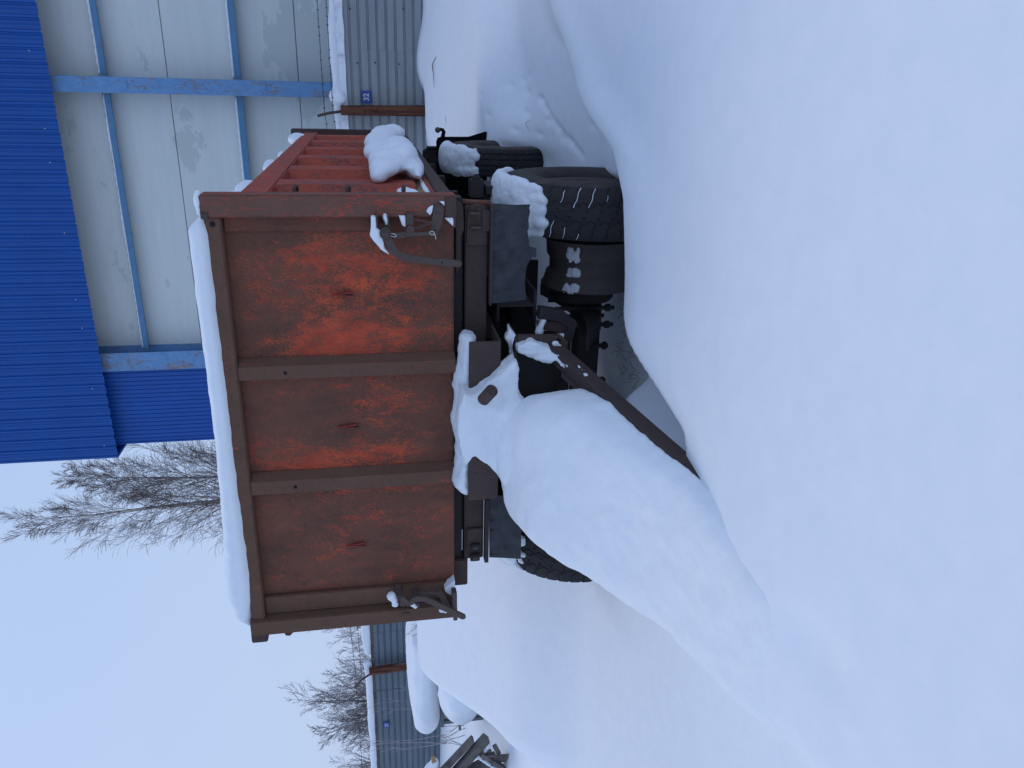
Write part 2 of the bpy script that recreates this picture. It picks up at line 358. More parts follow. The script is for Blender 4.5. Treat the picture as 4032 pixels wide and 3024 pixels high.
def lines(segs):
    v = []
    for a, b, n in segs: v += list(np.linspace(a, b, n, endpoint=False))
    return np.array(v+[segs[-1][1]])
gx = lines([(-600, -60, 10), (-60, -16, 22), (-16, -9, 30), (-9, -3.6, 200), (-3.6, 1.2, 250), (1.2, 6, 50), (6, 30, 20), (30, 600, 10)])
gy = lines([(-40, -2, 8), (-2, .8, 14), (.8, 9, 300), (9, 16, 70), (16, 60, 22), (60, 900, 12)])
GX, GY = np.meshgrid(gx, gy); GZ = ground(GX, GY)
nx, ny = len(gx), len(gy)
V = np.stack([GX, GY, GZ], -1).reshape(-1, 3)
ii = np.arange(nx*ny).reshape(ny, nx); Fq = np.stack([ii[:-1, :-1], ii[:-1, 1:], ii[1:, 1:], ii[1:, :-1]], -1).reshape(-1, 4)
me = bpy.data.meshes.new('snow_ground'); me.from_pydata(V.tolist(), [], Fq.tolist()); me.update()
me.polygons.foreach_set('use_smooth', [True]*len(me.polygons)); me.materials.append(SNOWD)
go = bpy.data.objects.new('snow_ground', me); COL.objects.link(go); struct(go)
go['label'] = 'smooth wind-blown snow covering the whole yard'

# ------------------------------------------------------------------ warehouse
def corrugated(bm, prof, length, axis='Z', thick=.004):
    """prof [(a, depth)] across the sheet (a along X or Z), extruded along the other; front towards -Y"""
    def P(a, d, l): return (a, d, l) if axis == 'Z' else (l, d, a)
    F0 = [bm.verts.new(P(a, d, 0)) for a, d in prof]; F1 = [bm.verts.new(P(a, d, length)) for a, d in prof]
    K0 = [bm.verts.new(P(a, d+thick, 0)) for a, d in prof]; K1 = [bm.verts.new(P(a, d+thick, length)) for a, d in prof]
    n = len(prof)
    for i in range(n-1):
        bm.faces.new((F0[i], F0[i+1], F1[i+1], F1[i])); bm.faces.new((K0[i+1], K0[i], K1[i], K1[i+1]))
        bm.faces.new((F0[i+1], F0[i], K0[i], K0[i+1])); bm.faces.new((F1[i], F1[i+1], K1[i+1], K1[i]))
    bm.faces.new((F0[0], F1[0], K1[0], K0[0])); bm.faces.new((F1[-1], F0[-1], K0[-1], K1[-1]))
WB = thing('warehouse', 'tall warehouse with blue ribbed upper cladding and pale panel wall behind steel columns', 'building', (-1, 15.2, 0))
def sk(z, Y): return 1.7+(z-1.7)*Y/15.2
YP, YC = 15.62, 15.14
CLY = 14.98; clb = sk(6.93, CLY)
pitch = .222; prof = []
for i in range(5):
    a = i*pitch
    prof += [(a, 0), (a+.055, 0), (a+.075, .012), (a+.095, 0), (a+.120, 0), (a+.138, .010), (a+.152, 0), (a+.160, .0), (a+.175, -.038), (a+.205, -.038), (a+.218, 0)]
prof.append((5*pitch, 0))
bm = bmesh.new(); corrugated(bm, prof, 4.6)
x = -7.16; first = None
me_clad = None
while x < 12.5:
    if me_clad is None:
        o = obj('cladding_sheet', bm, BLUEC); me_clad = o.data
    else:
        o = bpy.data.objects.new('cladding_sheet', me_clad); COL.objects.link(o)
    o.parent = WB; o.location = Vector((x, CLY, clb))-WB.location
    x += 5*pitch+.0
# screws along the lower edge
for i in range(13):
    bm = bmesh.new(); bmesh.ops.create_uvsphere(bm, u_segments=6, v_segments=4, radius=.012, matrix=Matrix.Translation((-6.93+i*pitch*5*.9+(i % 3)*pitch, CLY-.002, clb+.22+.02*(i % 2))))
    obj('screw', bm, SIGNW, WB)
box('cladding_end', (-7.20, CLY-.02, clb-.01), (-7.162, 16.4, clb+4.6), BLUEC, WB)
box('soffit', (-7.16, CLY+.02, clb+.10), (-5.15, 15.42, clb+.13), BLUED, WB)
box('eaves_beam', (-5.1, CLY+.03, clb+.35), (13.2, YP+.1, clb+.55), DARK, WB)
box('roof', (-7.16, CLY, clb+4.61), (13.2, 32, clb+4.8), BLUEC, WB)
box('inner_wall', (-7.0, YP+.08, -.1), (13.1, YP+.3, clb+4.5), DARK, WB)
box('rear_block', (-6.95, YP+.32, -.1), (13.1, 30, clb+4.3), BLUEW, WB)
# low blue ribbed wall at the corner
prof = []; p2 = .0885; nrib = 18
for i in range(nrib):
    a = i*p2; prof += [(a, 0), (a+.062, 0), (a+.068, .014), (a+.080, .014), (a+.086, 0)]
prof.append((nrib*p2, 0))
bm = bmesh.new(); corrugated(bm, prof, clb+.08, thick=.006)
o = obj('lower_cladding_sheet', bm, BLUEW, None); o.parent = WB; o.location = Vector((-6.99, 15.22, 0))-WB.location
box('corner_return', (-7.02, 15.20, 0), (-6.992, YP+.3, clb+.08), BLUEW, WB)
# white sandwich panels, each its own piece
zs = [sk(z, YP) for z in (-.46, .64, 1.74, 2.84, 3.94, 5.04, 6.14, 7.24, 8.3)]
cols = [(-5.45, -5.08), (-.345, -.085), (4.75, 5.01), (9.85, 10.11)]
xs = [(-5.40, -.22), (-.21, 4.88), (4.89, 9.98), (9.99, 13.1)]
for a, b in zip(zs[:-1], zs[1:]):
    for x0, x1 in xs:
        box('wall_panel', (x0+.003, YP, a+.006), (x1-.003, YP+.07, b-.006), WPANEL, WB, .004)
for k, (x0, x1) in enumerate(cols):
    s = YC/15.2; a, b = x0*s, x1*s
    bm = bmesh.new(); rbox(bm, (a, YC, -.1), (b, YC+.016, clb+2)); rbox(bm, ((a+b)/2-.012, YC+.016, -.1), ((a+b)/2+.012, YP-.02, clb+2)); rbox(bm, (a, YP-.02, -.1), (b, YP-.004, clb+2))
    c = obj('column', bm, COLB, WB)
    for z in ([3.4, 4.6, 5.7, 6.4] if k < 2 else []):
        box('splice_plate', (a+.03, YC-.008, z), (b-.03, YC-.001, z+.12), COLB, c, .002)
for zt, zb in ((6.11, 6.015), (3.925, 3.82), (1.75, 1.65)):
    zt, zb = sk(zt, YP-.2), sk(zb, YP-.2)
    for x0, x1 in ((-5.07, -.36), (-.07, 4.73), (5.02, 9.82)):
        bm = bmesh.new(); rbox(bm, (x0, YP-.24, zb), (x1, YP-.225, zt)); rbox(bm, (x0, YP-.225, zt-.012), (x1, YP-.03, zt)); rbox(bm, (x0, YP-.225, zb), (x1, YP-.20, zb+.012))
        obj('girt', bm, GIRTB, WB)
        if zt > 2 and x0 < 4:
            def strip(bm, x0=x0, x1=x1, zt=zt):
                n = 60; top = []; 
                for i in range(n+1):
                    xx = x0+.02+(x1-x0-.04)*i/n; hgt = .020+.030*max(0, N((xx*1.3, zt, 3)))+.012*(i % 2 == 0)
                    top.append((xx, hgt))
                for i in range(n):
                    rbox(bm, (top[i][0], YP-.215, zt+.001), (top[i+1][0]+.001, YP-.05, zt+.012+top[i][1]))
            blob('snow_strip', [strip], SNOW, 'thin snow line on the %s wall girt %s' % ('upper' if zt > 5 else 'lower', 'between the two blue columns' if x0 < -1 else 'above the snowy fence and barbed wire'), .02, 2)

# ------------------------------------------------------------------ fence
def fy(x): return 13.18-.085*x
FT = 2.0
def fence_run(label, x0, x1, mat, step, ztop, holes=()):
    t = thing('metal_fence', label, 'fence', ((x0+x1)/2, fy((x0+x1)/2), 0))
    pr = []; a = 0.0; tot = 1.9
    while a < tot-.02:
        pr += [(a, 0), (a+.092, 0), (a+.099, -.028), (a+.126, -.028), (a+.136, 0)]; a += .139
    xx = x0; rnd = random.Random(3)
    while xx < x1-.01:
        xe = min(xx+step, x1); L = math.hypot(xe-xx, fy(xe)-fy(xx))
        bm = bmesh.new(); corrugated(bm, [(z, -d) for z, d in [(-c, e) for c, e in pr]][::-1], L+.03, 'X', .002)
        o = obj('fence_sheet', bm, mat); o.parent = t; o.location = Vector((xx, fy(xx)+.007*(int(xx*10) % 2), ztop+rnd.uniform(-.012, .006)))-t.location
        o.rotation_euler.z = math.atan2(fy(xe)-fy(xx), xe-xx); o.rotation_euler.y = R(rnd.uniform(-.3, .3))
        xx = xe
    bm = bmesh.new(); bar(bm, (x0, fy(x0)+.03, ztop+.035), (x1, fy(x1)+.03, ztop+.035), .09, .075, b=.005); obj('top_rail', bm, PLANKD, t)
    return t
fr = fence_run('grey corrugated steel fence in front of the warehouse columns, topped with snow', -1.62, 9.4, FENCE, 2.0, 2.0)
fm = fence_run('grey corrugated steel fence stretch running behind the trailer body', -8.8, -1.64, FENCE, 2.0, 2.0)
fl = fence_run('blue-grey corrugated steel fence with bare trees behind it', -36.0, -8.82, FENCEL, 1.75, 2.0)
for (hx, hz) in ((.97, 1.86), (1.0, 1.06), (.22, 1.78), (.23, 1.51), (.22, 1.14)):
    bm = bmesh.new(); bmesh.ops.create_uvsphere(bm, u_segments=8, v_segments=5, radius=.013, matrix=Matrix.Translation((hx, fy(hx)-.004, hz))); obj('screw', bm, WIRE, fr)
def snow_on_fence(x0, x1, label, seed, ball=None, hh=.10, icy=True):
    sh = []; x = x0; rnd = random.Random(seed)
    while x < x1:
        h = hh*(1+.5*N((x*1.1, seed, 0))); sh.append(((x, fy(x)+.02, FT+.075+h*.45), (.09, .105, h*.62))); x += .045
    if ball: sh += [((ball, fy(ball)-.03, FT+.12), (.13, .15, .135)), ((ball-.05, fy(ball)-.05, FT+.06), (.09, .12, .10))]
    return blob('snow_crust', sh, SNOW, label, .03, 5, .006, 5)
snow_on_fence(-.62, 9.2, 'snow ridge with a round ball along the fence top beside the brown numbered post', 1, -.27)
snow_on_fence(-1.6, -.66, 'short snow ridge on the fence top between the brown post and the trailer', 2)
snow_on_fence(-12.0, -9.0, 'lumpy snow ridge on the blue-grey fence top next to the trailer corner', 4, None, .15)
snow_on_fence(-35.8, -12.35, 'long snow ridge on the blue-grey fence top beyond its leaning post', 5, None, .14)
# icy frozen band under the snow
bm = bmesh.new()
for i in range(80):
    xx = -1.6+i*.062; rbox(bm, (xx, fy(xx)-.045, 1.965+.015*N((xx*4, 1, 1))), (xx+.064, fy(xx)-.012, 2.085))
obj('ice_band', bm, SNOWI, fr)
# posts with wire arms
def post(x, label, lean, zt, zb, arm, r=.085):
    t = thing('fence_post', label, 'post', (x, fy(x)-.14, zb), 'fence posts with wire arms')
    bm = bmesh.new(); pts = []
    for i in range(9):
        k = i/8; z = zb-.35+(zt-zb+.35)*k
        pts.append((x+lean*k, fy(x)-.14-.03*k, z))
    tube(bm, pts, [r*(1.05-.15*i/8+.04*N((i*1.7, x, 2))) for i in range(9)], 14)
    obj('trunk', bm, POSTW, t, True)
    bm = bmesh.new(); tube(bm, [Vector(pts[-1])+Vector((0, 0, -.12)), Vector(pts[-1])+Vector(arm)*.5, Vector(pts[-1])+Vector(arm)], .022, 8); obj('wire_arm', bm, STEEL, t, True)
    bm = bmesh.new(); tube(bm, [(pts[-2][0]-r*1.05, pts[-2][1]-.02, pts[-2][2]-.16), (pts[-2][0], pts[-2][1]-r*1.1, pts[-2][2]-.16), (pts[-2][0]+r*1.05, pts[-2][1]-.02, pts[-2][2]-.16)], .006, 5); obj('wire_tie', bm, WIRE, t)
    return pts[-1]
p1 = post(-.455, 'dark brown timber post with wire arm beside number sign 32', -.02, 2.07, .80, (-.09, 0, .36), .082)
p2_ = post(-12.35, 'dark brown timber post leaning its wire arm outward on the blue-grey fence', -.08, 2.12, .6, (-.42, .02, .34), .10)
# barbed wire
def barbed(x0, z0, x1, z1, yo, label):
    bm = bmesh.new(); n = 60; pts = []
    for i in range(n+1):
        t = i/n; x = x0+(x1-x0)*t; pts.append((x, fy(x)+yo, z0+(z1-z0)*t-.02*math.sin(math.pi*t)+.006*N((x*6, z0, 0))))
    tube(bm, pts, .0045, 4); rnd = random.Random(int(z0*1000))
    L = abs(x1-x0); m = int(L/.125)
    for i in range(1, m):
        k = i/m*n; a = Vector(pts[int(k)])
        for q in range(2):
            d = Vector((rnd.uniform(-.4, .4), rnd.uniform(-1, 1), rnd.uniform(-1, 1))).normalized()*.026
            tube(bm, [a-d, a+d], .0035, 3)
    return tag(obj('barbed_wire', bm, WIRE), label, 'wire', 'barbed wire strands')
barbed(-.56, 2.32, 6.3, 2.40, -.16, 'upper barbed wire strand in front of the pale warehouse wall')
barbed(-.52, 2.19, 6.3, 2.27, -.16, 'lower barbed wire strand just over the snowy grey fence top')
barbed(-.56, 2.31, -1.62, 2.30, -.16, 'short barbed wire strand between post arm and trailer rear, upper')
barbed(-.52, 2.18, -1.62, 2.17, -.16, 'short barbed wire strand between post arm and trailer rear, lower')
barbed(-12.7, 2.42, -9.2, 2.60, -.1, 'upper barbed wire strand over the blue-grey fence beside the trailer corner')
barbed(-12.6, 2.30, -9.2, 2.40, -.1, 'lower barbed wire strand over the blue-grey fence beside the trailer corner')
barbed(-12.75, 2.44, -17.8, 2.45, -.1, 'barbed wire strand in front of the bare trees')
# number signs
def text_mesh(s, size, mat, parent, loc, rz, ext=.0015):
    cu = bpy.data.curves.new('t', 'FONT'); cu.body = s; cu.size = size; cu.extrude = ext; cu.offset = size*.018; cu.align_x = 'CENTER'; cu.align_y = 'CENTER'
    o = bpy.data.objects.new('t', cu); COL.objects.link(o)
    m2 = bpy.data.meshes.new_from_object(o.evaluated_get(bpy.context.evaluated_depsgraph_get())); bpy.data.objects.remove(o)
    m2.materials.clear(); m2.materials.append(mat)
    t = bpy.data.objects.new('figures', m2); COL.objects.link(t); t.rotation_euler = (R(90), 0, rz); t.parent = parent; t.location = Vector(loc)-wpos(parent); return t
def sign(num, x, z, wd, ht, label):
    t = thing('number_sign', label, 'sign', (x, fy(x)-.03, z))
    rz = math.atan(-.085)
    bm = bmesh.new(); rbox(bm, (x-wd/2, fy(x)-.038, z-ht/2), (x+wd/2, fy(x)-.032, z+ht/2), .002); obj('plate', bm, SIGNB, t)
    text_mesh(num, ht*.74, SIGNW, t, (x, fy(x)-.040, z), 0)
sign('32', -.275, 1.665, .185, .158, 'small blue enamel plate with white number 32 beside the brown post')
sign('27', -14.35, 1.79, .17, .15, 'small blue enamel plate with white number 27 on the blue-grey fence')

# ------------------------------------------------------------------ bare trees
def grow(bm, p, d, L, r, depth, P, rnd):
    segs = P['segs'][depth]; pts = [Vector(p)]; d = Vector(d).normalized(); rads = [r]
    for i in range(segs):
        k = (i+1)/segs
        d = (d+Vector((rnd.gauss(0, 1), rnd.gauss(0, 1), rnd.gauss(0, 1)))*P['wob'][depth]+Vector((0, 0, P['grav'][depth]*(max(.04, 1-p[2]/P['H'])**1.4 if depth == 3 and 'H' in P else 1)))*k).normalized()
        pts.append(pts[-1]+d*(L/segs)); rads.append(max(r*(1-k*P['tap'][depth]), P['rmin']))
    tube(bm[0 if depth == 0 else 1], pts, rads, P['sides'][depth], caps=False)
    if depth >= len(P['kids']): return
    n = P['kids'][depth]; n = int(n*(.8+.4*rnd.random()))
    for i in range(n):
        t = P['from'][depth]+(1-P['from'][depth])*(i+rnd.random())/max(n, 1); t = min(t, .98)
        f = t*segs; j = int(f); q = pts[j].lerp(pts[j+1], f-j); ax = (pts[j+1]-pts[j]).normalized()
        az = rnd.uniform(0, 2*math.pi) if depth else i*2.4+rnd.uniform(-.5, .5)
        side = ax.orthogonal().normalized(); side.rotate(Matrix.Rotation(az, 3, ax))
        an = R(P['ang'][depth]*(1.15-.4*t)+rnd.uniform(-8, 8)); nd = ax*math.cos(an)+side*math.sin(an)
        nl = L*P['len'][depth]*(1.1-P['shr'][depth]*t)*rnd.uniform(.7, 1.15)
        grow(bm, q, nd, nl, max(rads[j]*P['rr'][depth], P['rmin']), depth+1, P, rnd)
def tree(name, label, base, h, r, P, seed, trunk_mat, twig_mat, lean=(0, 0, 1), group=None, extra=()):
    rnd = random.Random(seed); t = thing(name, label, 'tree', base, group)
    a, b = bmesh.new(), bmesh.new(); grow((a, b), base, lean, h, r, 0, P, rnd)
    for (bp, bd, bh, brd) in extra: grow((a, b), bp, bd, bh, brd, 0, P, rnd)
    obj('trunk', a, trunk_mat, t, True); obj('crown', b, twig_mat, t, keep=True)
    return t
BIRCH = dict(segs=[14, 10, 7, 6], wob=[.02, .035, .05, .05], grav=[.03, .05, -.02, -.62], tap=[.93, .9, .85, .6], rmin=.0034, sides=[7, 5, 3, 3], H=13.5,
             kids=[50, 12, 8], ang=[31, 29, 30], len=[.35, .34, .8], shr=[.86, .5, .3], rr=[.22, .42, .5])
BIRCH['from'] = [.18, .12, .1]
bx, by = -11.0, 20.3
tree('birch_tree', 'tall bare birch with pale trunks and drooping twigs behind the trailer', (bx, by, .3), 11.1, .125, BIRCH, 11, BARK, TWIG, (-.055, .03, 1),
     extra=[((bx+.12, by+.1, .4), (-.005, .045, 1), 9.7, .085)])
SHRUB = dict(segs=[8, 6, 5, 4], wob=[.05, .06, .07, .07], grav=[.04, .10, .08, .03], tap=[.9, .85, .8, .6], rmin=.005, sides=[5, 4, 3, 3],
             kids=[11, 8, 6], ang=[34, 32, 34], len=[.46, .44, .5], shr=[.6, .5, .3], rr=[.55, .5, .5])
SHRUB['from'] = [.10, .1, .1]
rnd = random.Random(5)
def many(name, label, base, n, h, r, seed, mat, spread=.5):
    ex = []
    rg = random.Random(seed)
    for i in range(n-1):
        ex.append(((base[0]+rg.uniform(-spread, spread), base[1]+rg.uniform(-spread, spread), base[2]), (rg.uniform(-.25, .25), rg.uniform(-.25, .25), 1), h*rg.uniform(.65, .95), r*rg.uniform(.6, .9)))
    tree(name, label, base, h, r, SHRUB, seed, mat, mat, (rg.uniform(-.08, .08), 0, 1), 'bare trees beyond the fence', ex)
many('bare_tree', 'broad pale grey bare tree peeking past the trailer corner over the fence', (-20.0, 24.9, .4), 4, 3.9, .06, 21, TWIGG, 1.0)
many('bare_tree', 'low feathery bare tree over the split in the blue-grey fence', (-21.6, 24.6, .4), 4, 3.2, .05, 22, TWIGG, .8)
many('bare_tree', 'bushy grey bare tree directly behind the leaning wire arm', (-22.3, 24.0, .4), 5, 3.5, .055, 23, TWIGG, .8)
many('bare_tree', 'tallest dark upright bare tree with a thin antenna-like tip behind the fence', (-22.9, 23.9, .4), 6, 4.6, .07, 24, TWIGD, .55)
many('bare_tree', 'rounded grey bare tree right behind number sign 27', (-23.9, 23.4, .4), 4, 3.3, .05, 25, TWIGG, .8)
many('bare_tree', 'grey bare tree with dark limbs at the far fence end past number sign 27', (-24.9, 23.1, .4), 5, 3.4, .06, 26, TWIGG, .9)
many('bare_tree', 'thin pale bare tree standing farthest off behind the fence', (-27.0, 24.0, .4), 4, 3.4, .05, 27, TWIGG, .9)

# ------------------------------------------------------------------ tipper trailer
TR = thing('tipper_trailer', 'rusty orange-red tipper trailer with ribbed body, its drawbar buried in snow', 'trailer', (-1.77, 6.3, 0))
# front board: one dented sheet behind ribs
bm = bmesh.new(); nX, nZ = 120, 60; g = []
TEARS = [(-1.026, 1.856), (-1.762, 1.860), (-2.515, 1.854)]
for j in range(nZ+1):
    row = []
    for i in range(nX+1):
        X = -2.95+2.37*i/nX; Z = 1.283+1.117*j/nZ
        d = .006*N((X*2.2, 0, Z*2.2))+.003*N((X*6, 4, Z*6))
        for (tx, tz) in TEARS: d += .012*math.exp(-((X-tx)/.05)**2-((Z-tz)/.06)**2)
        d += .010*math.exp(-((Z-1.283)/.03)**2)*N((X*3, 9, 0))
        row.append(bm.verts.new((X, 3.893+d, Z)))
    g.append(row)
for j in range(nZ):
    for i in range(nX): bm.faces.new((g[j][i], g[j][i+1], g[j+1][i+1], g[j+1][i]))
ex = bmesh.ops.extrude_face_region(bm, geom=bm.faces[:]); bmesh.ops.translate(bm, verts=[v for v in ex['geom'] if isinstance(v, bmesh.types.BMVert)], vec=(0, .005, 0))
FB = obj('front_board', bm, BOARD, TR, True)
for (tx, tz) in TEARS:
    bm = bmesh.new(); prism(bm, [(tx-.014, tz-.055), (tx+.016, tz-.050), (tx+.008, tz+.015), (tx+.002, tz+.055), (tx-.006, tz+.01)], 3.885, 3.897); obj('torn_flap', bm, SIDER, FB)
    bm = bmesh.new(); prism(bm, [(tx-.004, tz-.052), (tx+.006, tz-.05), (tx+.002, tz+.03)], 3.8835, 3.886); obj('slit', bm, DARK, FB)
def topr(name, lo, hi, m, b=.006): return box(name, lo, hi, m, TR, b)
topr('top_rail', (-2.93, 3.822, 2.387), (-.622, 3.886, 2.462), FRAME)
rp_ = topr('corner_post', (-.622, 3.80, 1.279), (-.517, 3.915, 2.470), POSTP)
lp_ = topr('corner_post', (-3.021, 3.80, 1.279), (-2.921, 3.915, 2.470), FRAME)
bm = bmesh.new(); rbox(bm, (-2.918, 3.86, 1.30), (-2.80, 3.884, 2.385), .004); obj('post_flange', bm, FRAME, lp_)
bm = bmesh.new(); rbox(bm, (-.70, 3.868, 1.30), (-.625, 3.884, 2.383), .004); obj('post_flange', bm, BOARD, rp_)
box('corner_bracket', (-3.085, 3.82, 2.385), (-3.02, 3.90, 2.475), STEEL, TR, .006)
bm = bmesh.new(); prism(bm, [(-3.022, 2.30), (-3.065, 2.285), (-3.07, 2.262), (-3.022, 2.215)], 3.84, 3.86); obj('tarp_hook', bm, STEEL, TR)
bm = bmesh.new(); prism(bm, [(-.624, 2.468), (-.630, 2.452), (-.622, 2.436), (-.600, 2.436), (-.596, 2.468)], 3.790, 3.799); obj('corner_lug', bm, STEEL, TR)
for x0, x1 in ((-1.455, -1.368), (-2.118, -2.026)):
    bm = bmesh.new(); zs_ = (1.281, 2.386)
    A = [(x0-.012, 3.886), (x0+.008, 3.826), (x1-.008, 3.826), (x1+.022, 3.886)]
    prism(bm, A, zs_[0], zs_[1], .003, 'Z'); rb_ = obj('rib', bm, FRAME, TR)
    hx = (x0+x1)/2-.002
    bm = bmesh.new(); tube(bm, [(hx, 3.824, 2.155), (hx, 3.830, 2.155)], .010, 10); obj('drain_hole', bm, DARK, rb_)
bm = bmesh.new(); tube(bm, [(-.655, 3.819, 2.425), (-.655, 3.826, 2.425)], .013, 12); obj('drain_hole', bm, DARK, TR)
# side walls
for sx, s in ((-.535, 1), (-3.005, -1)):
    def bxs(name, a, b, y0, y1, z0, z1, m, parent=TR, bev=.004):
        xa, xb = sorted((sx-s*a, sx-s*b)); return box(name, (xa, y0, z0), (xb, y1, z1), m, parent, bev)
    side = bxs('side_board', .062, .070, 3.93, 8.62, 1.30, 2.20, SIDER, TR, 0)
    bxs('side_top_rail', .0, .085, 3.935, 8.62, 2.185, 2.325, SIDEP, TR, .008)
    bxs('side_bottom_rail', -.012, .085, 3.93, 8.62, 1.285, 1.365, STEEL, TR, .008)
    for k in range(6):
        y0 = 4.33+.75*k
        bm = bmesh.new(); xo, xi = sx-s*.004, sx-s*.062
        prism(bm, [(y0, xi), (y0+.05, xo), (y0+.27, xo), (y0+.32, xi)], 1.44, 2.186, 0, 'Z')
        for v in bm.verts: v.co.x, v.co.y = v.co.y, v.co.x
        obj('side_rib', bm, SIDEP, side)
    bm = bmesh.new(); xo, xi = sx-s*.0, sx-s*.07
    for (a, b) in (((xi, 1.50), (xo, 1.366)),):
        for y0, y1 in ((3.94, 8.6),):
            vs = [bm.verts.new(p) for p in ((a[0], y0, a[1]), (a[0], y1, a[1]), (b[0], y1, b[1]), (b[0], y0, b[1]), (a[0], y0, a[1]-.012), (a[0], y1, a[1]-.012), (b[0]-s*.004, y1, b[1]-.006), (b[0]-s*.004, y0, b[1]-.006))]
            for q in ((0, 1, 2, 3), (7, 6, 5, 4), (0, 3, 7, 4), (1, 5, 6, 2), (3, 2, 6, 7), (0, 4, 5, 1)): bm.faces.new([vs[i] for i in q])
    obj('side_ledge', bm, SIDEP, side)
    if s == 1:
        bm = bmesh.new(); P = lambda t, y, o: (xi+(xo-xi)*t+.003*o, y, 1.50-.134*t+.004*o)
        vs = [bm.verts.new(P(t, y, o)) for o in (.3, 1.2) for t, y in ((.28, 4.0), (.28, 5.3), (.78, 5.3), (.78, 4.0))]
        for q in ((0, 1, 2, 3), (7, 6, 5, 4), (0, 3, 7, 4), (1, 5, 6, 2), (3, 2, 6, 7), (0, 4, 5, 1)): bm.faces.new([vs[i] for i in q])
        obj('ochre_strip', bm, OCHRE, side)
        for z in (2.06, 1.80, 1.52):
            bm = bmesh.new(); tube(bm, [(sx-.03, 4.06, z), (sx+.012, 4.055, z+.004), (sx+.022, 4.09, z), (sx+.012, 4.13, z-.004), (sx-.03, 4.135, z)], .010, 8); obj('tie_hook', bm, STEEL, side, True)
box('floor', (-2.95, 3.94, 1.29), (-.60, 8.62, 1.32), STEEL, TR)
box('rear_board', (-3.02, 8.63, 1.28), (-.52, 8.72, 2.44), SIDEP, TR, .006)
bm = bmesh.new(); rbox(bm, (-.60, 8.60, 1.28), (-.505, 8.75, 2.46), .008); obj('corner_post', bm, STEEL, TR)
# latches
def strap(bm, pts, wd, y0, y1, round_end=True):
    """flat bar following [(x, z)] with given half widths"""
    L, Rr = [], []
    n = len(pts)
    for i in range(n):
        a = Vector(pts[max(i-1, 0)]); b = Vector(pts[min(i+1, n-1)]); t = (b-a).normalized(); nn = Vector((-t.y, t.x)); w_ = wd[i] if isinstance(wd, (list, tuple)) else wd
        p = Vector(pts[i]); L.append(p+nn*w_); Rr.append(p-nn*w_)
    cap = []
    if round_end:
        t = (Vector(pts[-1])-Vector(pts[-2])).normalized(); nn = Vector((-t.y, t.x)); w_ = wd[-1] if isinstance(wd, (list, tuple)) else wd
        for k in range(1, 6):
            a = math.pi*k/6; cap.append(Vector(pts[-1])+nn*(w_*math.cos(a))+t*(w_*math.sin(a)))
    prism(bm, [tuple(p) for p in L+cap+Rr[::-1]], y0, y1, .002)
def disc(bm, x, z, r, y0, y1, n=18): tube(bm, [(x, y0, z), (x, y1, z)], r, n)
def link_ring(bm, c, a, b, ln, wd, r):
    c = Vector(c); a = Vector(a).normalized(); b = Vector(b).normalized(); pts = []
    for k in range(11):
        th = 2*math.pi*k/10; pts.append(c+a*(ln*math.cos(th))+b*(wd*math.sin(th)))
    tube(bm, pts, r, 5, caps=False)
bm = bmesh.new(); disc(bm, -.690, 1.627, .027, 3.735, 3.80); disc(bm, -.690, 1.627, .020, 3.722, 3.736); disc(bm, -.690, 1.627, .011, 3.712, 3.723)
LR = obj('latch', bm, LATCH, TR)
bm = bmesh.new(); strap(bm, [(-.690, 1.630), (-.722, 1.612), (-.752, 1.600), (-.782, 1.583), (-.800, 1.560), (-.808, 1.53), (-.816, 1.490), (-.830, 1.38), (-.842, 1.275)], [.022, .018, .017, .017, .018, .017, .0165, .0165, .0165], 3.738, 3.754); obj('handle', bm, LATCH, LR)
bm = bmesh.new(); disc(bm, -.833, 1.357, .004, 3.735, 3.739, 8); obj('handle_hole', bm, DARK, LR)
bm = bmesh.new(); strap(bm, [(-.710, 1.612), (-.703, 1.575), (-.700, 1.53)], .0135, 3.756, 3.772, False); strap(bm, [(-.700, 1.53), (-.697, 1.45), (-.693, 1.386)], .009, 3.758, 3.772); obj('link_bar', bm, LATCH, LR)
bm = bmesh.new(); prism(bm, [(-.581, 1.392), (-.566, 1.386), (-.556, 1.368), (-.566, 1.348), (-.581, 1.340), (-.647, 1.352), (-.703, 1.372), (-.706, 1.380), (-.692, 1.392), (-.680, 1.409)], 3.775, 3.792, .002); disc(bm, -.584, 1.366, .014, 3.768, 3.776, 14); obj('cam_plate', bm, LATCH, LR)
for z in (1.664, 1.611):
    box('support_bar', (-.667, 3.765, z-.004), (-.600, 3.892, z+.003), LATCH, LR)
bm = bmesh.new(); rbox(bm, (-.660, 3.77, 1.488), (-.600, 3.80, 1.526), .003); disc(bm, -.676, 1.507, .0195, 3.76, 3.80, 16); obj('pin_block', bm, LATCH, LR)
bm = bmesh.new()
cp = [(-.628, 1.488), (-.629, 1.468), (-.634, 1.446), (-.640, 1.424), (-.642, 1.405), (-.650, 1.424), (-.657, 1.445), (-.664, 1.466), (-.668, 1.485)]
for i in range(len(cp)-1):
    a, b = Vector((cp[i][0], 3.765, cp[i][1])), Vector((cp[i+1][0], 3.765, cp[i+1][1])); d = (b-a)
    link_ring(bm, (a+b)/2, d, (0, 1, 0) if i % 2 else Vector((d.z, 0, -d.x)), d.length*.66, .0052, .0022)
obj('chain', bm, LATCH, LR)
bm = bmesh.new(); link_ring(bm, (-.700, 3.752, 1.590), (.3, 0, 1), (1, 0, -.3), .016, .007, .002); link_ring(bm, (-.692, 3.757, 1.403), (.4, 0, 1), (1, 0, -.4), .011, .009, .002); tube(bm, [(-.693, 3.757, 1.392), (-.708, 3.757, 1.386), (-.722, 3.757, 1.385)], .002, 5); obj('cotter_pin', bm, SIGNW, LR)
